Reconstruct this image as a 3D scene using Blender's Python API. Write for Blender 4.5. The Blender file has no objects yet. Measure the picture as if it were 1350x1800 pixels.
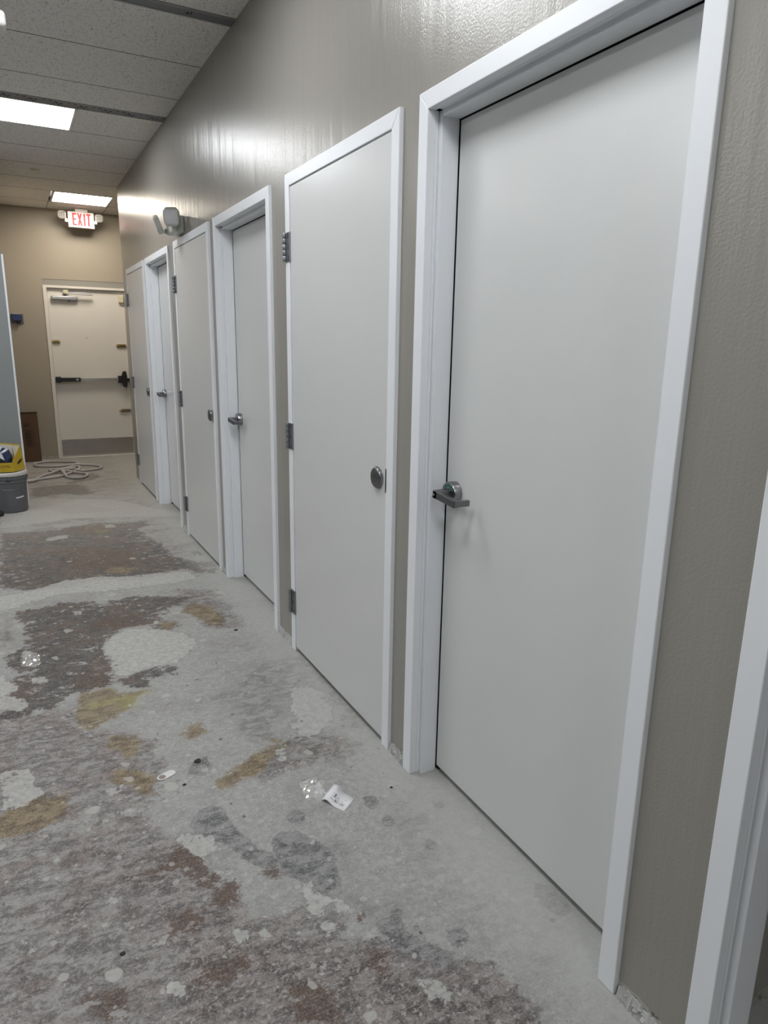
import bpy, bmesh, math, random
import numpy as np
from mathutils import Vector, Matrix
random.seed(7)
S = bpy.context.scene
COL = S.collection
PI = math.pi

# ------------------------------------------------------------------ camera, world, exposure
CAM_C, CAM_R, CAM_U, CAM_F, FPX = ([-1.12621, 0.0, 1.47966], [0.883442, -0.468258, 0.016246], [0.096042, 0.214919, 0.971898], [0.458591, 0.857056, -0.234841], 1207.88)
cam_d = bpy.data.cameras.new('camera'); cam = bpy.data.objects.new('camera', cam_d); COL.objects.link(cam)
cam_d.sensor_fit = 'VERTICAL'; cam_d.sensor_height = 24.0; cam_d.lens = 24.0 * FPX / 1800.0
cam_d.clip_start = 0.01; cam_d.clip_end = 60
m = Matrix.Identity(4)
for i in range(3):
    m[i][0] = CAM_R[i]; m[i][1] = CAM_U[i]; m[i][2] = -CAM_F[i]; m[i][3] = CAM_C[i]
cam.matrix_world = m
S.camera = cam
w = bpy.data.worlds.new('world'); S.world = w; w.use_nodes = True
w.node_tree.nodes['Background'].inputs[0].default_value = (.5, .5, .5, 1)
w.node_tree.nodes['Background'].inputs[1].default_value = 0.02
S.view_settings.view_transform = 'Standard'; S.view_settings.look = 'None'
S.view_settings.gamma = 1; S.view_settings.use_curve_mapping = False
S.view_settings.exposure = 0.5
LIGHT_E = 14.5          # emission of the cool fixtures
LIGHT_W = 20.0          # emission of the warm fixture by the exit door

# ------------------------------------------------------------------ key sizes (metres)
ZC = 3.013             # ceiling
YB = 9.72              # back wall
YS = [1.903, 0.8926, 3.0344, 2.0196, 4.2535, 3.2468, 5.3812, 4.3708, 6.5862, 5.5758, 7.6971, 6.6862]
DOORS = {}
for i in range(6):
    DOORS[i+1] = (YS[2*i+1], YS[2*i])      # near edge, far edge of each frame
H = 2.184
YEND = 8.01            # the wall of doors ends here
YP = 6.97              # partition on the left

# ------------------------------------------------------------------ helpers
def tag(o, label=None, cat=None, group=None, kind=None):
    if label: o['label'] = label
    if cat: o['category'] = cat
    if group: o['group'] = group
    if kind: o['kind'] = kind
    return o
def empty(name, loc):
    o = bpy.data.objects.new(name, None); COL.objects.link(o)
    o.location = loc; o.empty_display_size = .1
    return o
def world_loc(o):
    v = Vector(o.location)
    while o.parent is not None:
        o = o.parent; v = v + Vector(o.location)
    return v
class MB:
    def __init__(s): s.bm = bmesh.new()
    def box(s, x0, x1, y0, y1, z0, z1, M=None):
        vs = [s.bm.verts.new(Vector((x, y, z)) if M is None else M @ Vector((x, y, z))) for x in (x0, x1) for y in (y0, y1) for z in (z0, z1)]
        for f in ((0,1,3,2),(4,6,7,5),(0,4,5,1),(2,3,7,6),(0,2,6,4),(1,5,7,3)):
            s.bm.faces.new([vs[i] for i in f])
        return s
    def prism(s, pts, axis, a, b, M=None):
        def P(p, t):
            v = {0: (t, p[0], p[1]), 1: (p[0], t, p[1]), 2: (p[0], p[1], t)}[axis]
            v = Vector(v); return v if M is None else M @ v
        A = [s.bm.verts.new(P(p, a)) for p in pts]; B = [s.bm.verts.new(P(p, b)) for p in pts]
        s.bm.faces.new(A); s.bm.faces.new(B[::-1])
        n = len(pts)
        for i in range(n): s.bm.faces.new([A[i], B[i], B[(i+1) % n], A[(i+1) % n]])
        return s
    def lathe(s, prof, M, n=32, cap=True):
        """prof = [(r, h)], about local z, placed by M"""
        rings = []
        for r, h in prof:
            rings.append([s.bm.verts.new(M @ Vector((r*math.cos(2*PI*k/n), r*math.sin(2*PI*k/n), h))) for k in range(n)])
        for a, b in zip(rings[:-1], rings[1:]):
            for k in range(n): s.bm.faces.new([a[k], a[(k+1) % n], b[(k+1) % n], b[k]])
        if cap:
            if prof[0][0] > 1e-5: s.bm.faces.new(rings[0][::-1])
            if prof[-1][0] > 1e-5: s.bm.faces.new(rings[-1])
        return s
    def tube(s, pts, r, n=10, closed=False):
        pts = [Vector(p) for p in pts]; rings = []
        up = Vector((0, 0, 1))
        for i, p in enumerate(pts):
            t = (pts[min(i+1, len(pts)-1)] - pts[max(i-1, 0)]).normalized()
            a = t.cross(up)
            if a.length < 1e-3: a = t.cross(Vector((1, 0, 0)))
            a.normalize(); b = a.cross(t)
            rr = r[i] if isinstance(r, (list, tuple)) else r
            rings.append([s.bm.verts.new(p + (a*math.cos(2*PI*k/n) + b*math.sin(2*PI*k/n))*rr) for k in range(n)])
        for A, B in zip(rings[:-1], rings[1:]):
            for k in range(n): s.bm.faces.new([A[k], A[(k+1) % n], B[(k+1) % n], B[k]])
        s.bm.faces.new(rings[0][::-1]); s.bm.faces.new(rings[-1])
        return s
    def quad(s, pts):
        s.bm.faces.new([s.bm.verts.new(Vector(p)) for p in pts]); return s
    def build(s, name, mat, parent=None, bevel=0, seg=2, smooth=False, kind=None, label=None):
        me = bpy.data.meshes.new(name)
        bmesh.ops.recalc_face_normals(s.bm, faces=s.bm.faces)
        if parent is not None:
            o0 = world_loc(parent)
            bmesh.ops.translate(s.bm, verts=s.bm.verts, vec=-o0)
        s.bm.to_mesh(me); s.bm.free()
        o = bpy.data.objects.new(name, me); COL.objects.link(o)
        if isinstance(mat, (list, tuple)):
            for q in mat: me.materials.append(q)
        else: me.materials.append(mat)
        if parent is not None: o.parent = parent
        if bevel:
            b = o.modifiers.new('bevel', 'BEVEL'); b.width = bevel; b.segments = seg; b.limit_method = 'ANGLE'; b.angle_limit = math.radians(35)
        if smooth:
            for p in me.polygons: p.use_smooth = True
            try: me.set_sharp_from_angle(angle=math.radians(40))
            except Exception: pass
        if kind: o['kind'] = kind
        if label: o['label'] = label
        return o
def frame_at(loc, zdir, xdir=(0, 0, 1)):
    z = Vector(zdir).normalized(); x = Vector(xdir); x = (x - z*x.dot(z)).normalized(); y = z.cross(x)
    M = Matrix.Identity(4)
    for i in range(3):
        M[i][0] = x[i]; M[i][1] = y[i]; M[i][2] = z[i]; M[i][3] = loc[i]
    return M
def text_mesh(txt, size, name, mat, M, parent, extrude=0.0008, sx=1.0):
    c = bpy.data.curves.new(name, 'FONT'); c.body = txt; c.size = size; c.extrude = extrude
    c.align_x = 'CENTER'; c.align_y = 'CENTER'
    t = bpy.data.objects.new(name, c); COL.objects.link(t)
    bpy.context.view_layer.update()
    dg = bpy.context.evaluated_depsgraph_get()
    me = bpy.data.meshes.new_from_object(t.evaluated_get(dg))
    bpy.data.objects.remove(t); bpy.data.curves.remove(c)
    Mx = Matrix.Translation(-world_loc(parent)) @ M @ Matrix.Diagonal((sx, 1, 1, 1))
    me.transform(Mx); me.materials.clear(); me.materials.append(mat)
    o = bpy.data.objects.new(name, me); COL.objects.link(o); o.parent = parent
    return o

# ------------------------------------------------------------------ materials
def nodes(name):
    mt = bpy.data.materials.new(name); mt.use_nodes = True
    nt = mt.node_tree; b = nt.nodes['Principled BSDF']
    return mt, nt, b
def N(nt, typ, **kw):
    n = nt.nodes.new(typ)
    for k, v in kw.items():
        if k.startswith('i_'): n.inputs[k[2:].replace('_', ' ')].default_value = v
        else: setattr(n, k, v)
    return n
def L(nt, a, b): nt.links.new(a, b)
def plain(name, col, rough=.5, metal=0, bump=0, bscale=200, spec=.5, var=0):
    mt, nt, b = nodes(name)
    b.inputs['Base Color'].default_value = (*col, 1); b.inputs['Roughness'].default_value = rough
    b.inputs['Metallic'].default_value = metal; b.inputs['Specular IOR Level'].default_value = spec
    tc = N(nt, 'ShaderNodeTexCoord')
    nz = N(nt, 'ShaderNodeTexNoise'); nz.inputs['Scale'].default_value = bscale; nz.inputs['Detail'].default_value = 3
    L(nt, tc.outputs['Object'], nz.inputs['Vector'])
    if bump:
        bp = N(nt, 'ShaderNodeBump'); bp.inputs['Strength'].default_value = bump; bp.inputs['Distance'].default_value = .001
        L(nt, nz.outputs['Fac'], bp.inputs['Height']); L(nt, bp.outputs['Normal'], b.inputs['Normal'])
    mx = N(nt, 'ShaderNodeMixRGB'); mx.inputs[1].default_value = (*[c*(1-var) for c in col], 1); mx.inputs[2].default_value = (*[min(1, c*(1+var)) for c in col], 1)
    n2 = N(nt, 'ShaderNodeTexNoise'); n2.inputs['Scale'].default_value = 8; n2.inputs['Detail'].default_value = 4
    L(nt, tc.outputs['Object'], n2.inputs['Vector']); L(nt, n2.outputs['Fac'], mx.inputs[0]); L(nt, mx.outputs[0], b.inputs['Base Color'])
    return mt
def emis(name, col, st):
    mt, nt, b = nodes(name)
    b.inputs['Base Color'].default_value = (.8, .8, .8, 1)
    b.inputs['Emission Color'].default_value = (*col, 1); b.inputs['Emission Strength'].default_value = st
    return mt
def wall_paint(name, col, rough=.27, peel=.25, streak=.25, base=True):
    mt, nt, b = nodes(name)
    b.inputs['Roughness'].default_value = rough; b.inputs['Specular IOR Level'].default_value = .5
    tc = N(nt, 'ShaderNodeTexCoord')
    # roller streaks, drawn out along z
    mp = N(nt, 'ShaderNodeMapping'); mp.inputs['Scale'].default_value = (11, 11, .8)
    L(nt, tc.outputs['Object'], mp.inputs[0])
    n1 = N(nt, 'ShaderNodeTexNoise'); n1.inputs['Scale'].default_value = 1; n1.inputs['Detail'].default_value = 4
    L(nt, mp.outputs[0], n1.inputs['Vector'])
    n2 = N(nt, 'ShaderNodeTexNoise'); n2.inputs['Scale'].default_value = 150; n2.inputs['Detail'].default_value = 3
    L(nt, tc.outputs['Object'], n2.inputs['Vector'])
    b1 = N(nt, 'ShaderNodeBump'); b1.inputs['Strength'].default_value = streak; b1.inputs['Distance'].default_value = .012
    L(nt, n1.outputs['Fac'], b1.inputs['Height'])
    b2 = N(nt, 'ShaderNodeBump'); b2.inputs['Strength'].default_value = peel; b2.inputs['Distance'].default_value = .0022
    L(nt, n2.outputs['Fac'], b2.inputs['Height']); L(nt, b1.outputs['Normal'], b2.inputs['Normal'])
    L(nt, b2.outputs['Normal'], b.inputs['Normal'])
    n3 = N(nt, 'ShaderNodeTexNoise'); n3.inputs['Scale'].default_value = 1.7; n3.inputs['Detail'].default_value = 3
    L(nt, tc.outputs['Object'], n3.inputs['Vector'])
    mx = N(nt, 'ShaderNodeMixRGB'); mx.inputs[1].default_value = (*[c*.96 for c in col], 1); mx.inputs[2].default_value = (*[c*1.04 for c in col], 1)
    L(nt, n3.outputs['Fac'], mx.inputs[0])
    last = mx.outputs[0]
    if base:   # bare, torn gypsum where the baseboard came off
        sp = N(nt, 'ShaderNodeSeparateXYZ'); L(nt, tc.outputs['Object'], sp.inputs[0])
        n4 = N(nt, 'ShaderNodeTexNoise'); n4.inputs['Scale'].default_value = 14; n4.inputs['Detail'].default_value = 5
        L(nt, tc.outputs['Object'], n4.inputs['Vector'])
        ad = N(nt, 'ShaderNodeMath', operation='MULTIPLY_ADD'); ad.inputs[1].default_value = .05; ad.inputs[2].default_value = .012
        L(nt, n4.outputs['Fac'], ad.inputs[0])
        lt = N(nt, 'ShaderNodeMath', operation='LESS_THAN'); L(nt, sp.outputs[2], lt.inputs[0]); L(nt, ad.outputs[0], lt.inputs[1])
        n5 = N(nt, 'ShaderNodeTexNoise'); n5.inputs['Scale'].default_value = 60; n5.inputs['Detail'].default_value = 5
        L(nt, tc.outputs['Object'], n5.inputs['Vector'])
        rp = N(nt, 'ShaderNodeValToRGB'); rp.color_ramp.elements[0].position = .36; rp.color_ramp.elements[0].color = (.12, .11, .1, 1)
        rp.color_ramp.elements[1].position = .5; rp.color_ramp.elements[1].color = (.42, .41, .37, 1)
        L(nt, n5.outputs['Fac'], rp.inputs[0])
        m2 = N(nt, 'ShaderNodeMixRGB'); L(nt, lt.outputs[0], m2.inputs[0]); L(nt, last, m2.inputs[1]); L(nt, rp.outputs[0], m2.inputs[2])
        last = m2.outputs[0]
    L(nt, last, b.inputs['Base Color'])
    return mt

M_wall = wall_paint('greige_wall_paint', (.305, .29, .258), rough=.28, peel=.35, streak=.36)
M_wall_tan = wall_paint('tan_wall_paint', (.33, .292, .235), rough=.45, streak=.1)
M_wall_grey = wall_paint('cool_grey_wall_paint', (.235, .25, .25), rough=.5, streak=.1)
M_white = plain('white_frame_enamel', (.84, .86, .89), .4, var=.006)
M_door = plain('light_grey_door_enamel', (.67, .675, .668), .27, bump=.10, bscale=420, var=.012)
M_cream = plain('cream_door_paint', (.68, .655, .61), .4, bump=.1, bscale=200, var=.02)
M_headgrey = plain('grey_header', (.27, .26, .24), .6, var=.03)  # even grey for the strip above the exit frame
M_dark = plain('dark_gap', (.012, .012, .012), .9)
M_steel = plain('brushed_steel', (.58, .58, .58), .3, 1, bump=.1, bscale=500)
M_msteel = plain('satin_steel', (.33, .33, .34), .25, 1, bump=.1, bscale=500)
M_dsteel = plain('dark_satin_steel', (.22, .22, .23), .32, 1, bump=.1, bscale=500)
M_chrome = plain('chrome', (.75, .75, .75), .1, 1)
M_hinge = plain('grey_hinge_steel', (.30, .31, .33), .38, .85, bump=.2, bscale=300)
M_brass = plain('old_brass', (.30, .23, .11), .35, 1, bump=.2)
M_ivory = plain('ivory_plastic', (.62, .58, .42), .5)
M_black = plain('black_plastic', (.012, .012, .013), .4)
M_plastic = plain('white_plastic', (.72, .72, .70), .4)
M_lampgrey = plain('grey_green_plastic', (.50, .51, .46), .4)
M_kick = plain('stainless_kick_plate', (.40, .38, .37), .35, .9, bump=.15, bscale=60, var=.08)
M_card = plain('brown_cardboard', (.11, .063, .035), .85, bump=.2, bscale=120, var=.1)
M_ink = plain('dark_ink', (.025, .016, .01), .8)
M_bucket = plain('grey_bucket_plastic', (.115, .118, .125), .42, var=.12)
M_lid = plain('dirty_white_plastic', (.62, .60, .57), .5, var=.15)
M_yellow = plain('yellow_carton', (.52, .36, .02), .5, var=.12)
M_yback = plain('pale_carton_inside', (.60, .57, .50), .7, var=.05)
M_navy = plain('navy_film', (.018, .026, .07), .22, var=.4)
M_pale = plain('pale_printed_film', (.42, .43, .48), .25, var=.2)
M_hose = plain('grey_hose_rubber', (.46, .43, .42), .5, var=.1)
M_paper = plain('white_paper', (.74, .74, .75), .8)
M_tagm = plain('dull_white_tag', (.62, .60, .60), .45)
M_paste = plain('crumbled_gypsum', (.42, .42, .40), .95, bump=.6, bscale=60, var=.25)
M_channel = plain('grey_ceiling_channel', (.16, .165, .18), .45, .2, var=.05)
M_lip = plain('light_channel_lip', (.36, .36, .35), .5)
M_red = emis('exit_red', (.85, .02, .04), .28); M_red.node_tree.nodes['Principled BSDF'].inputs['Base Color'].default_value = (.55, .012, .02, 1)
M_green = plain('green_indicator', (.03, .12, .09), .3)
M_lens = plain('clear_ribbed_lens', (.72, .70, .72), .2, 0, bump=.9, bscale=70, var=.35)
M_glens = plain('grey_reflector', (.22, .21, .21), .3)
M_glass = bpy.data.materials.new('clear_film'); M_glass.use_nodes = True
_b = M_glass.node_tree.nodes['Principled BSDF']; _b.inputs['Transmission Weight'].default_value = .9; _b.inputs['Roughness'].default_value = .08; _b.inputs['Base Color'].default_value = (.95, .95, .95, 1); _b.inputs['IOR'].default_value = 1.2
M_cool = emis('cool_light_diffuser', (.96, .98, 1.0), LIGHT_E)
M_warm = emis('warm_light_diffuser', (1.0, .90, .76), LIGHT_W)

def tile_mat():
    mt, nt, b = nodes('mineral_ceiling_tile'); b.inputs['Roughness'].default_value = .9; b.inputs['Specular IOR Level'].default_value = .15
    tc = N(nt, 'ShaderNodeTexCoord')
    mp = N(nt, 'ShaderNodeMapping'); mp.inputs['Scale'].default_value = (1, .6, 1); mp.inputs['Rotation'].default_value = (0, 0, .5)
    L(nt, tc.outputs['Object'], mp.inputs[0])
    n1 = N(nt, 'ShaderNodeTexNoise'); n1.inputs['Scale'].default_value = 95; n1.inputs['Detail'].default_value = 3; n1.inputs['Distortion'].default_value = 1.2
    L(nt, mp.outputs[0], n1.inputs['Vector'])
    r1 = N(nt, 'ShaderNodeValToRGB'); r1.color_ramp.elements[0].position = .33; r1.color_ramp.elements[0].color = (.50, .48, .45, 1)
    r1.color_ramp.elements[1].position = .47; r1.color_ramp.elements[1].color = (.80, .775, .74, 1)
    L(nt, n1.outputs['Fac'], r1.inputs[0]); L(nt, r1.outputs[0], b.inputs['Base Color'])
    bp = N(nt, 'ShaderNodeBump'); bp.inputs['Strength'].default_value = .5; bp.inputs['Distance'].default_value = .003
    L(nt, n1.outputs['Fac'], bp.inputs['Height']); L(nt, bp.outputs['Normal'], b.inputs['Normal'])
    return mt
M_tile = tile_mat()

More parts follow.
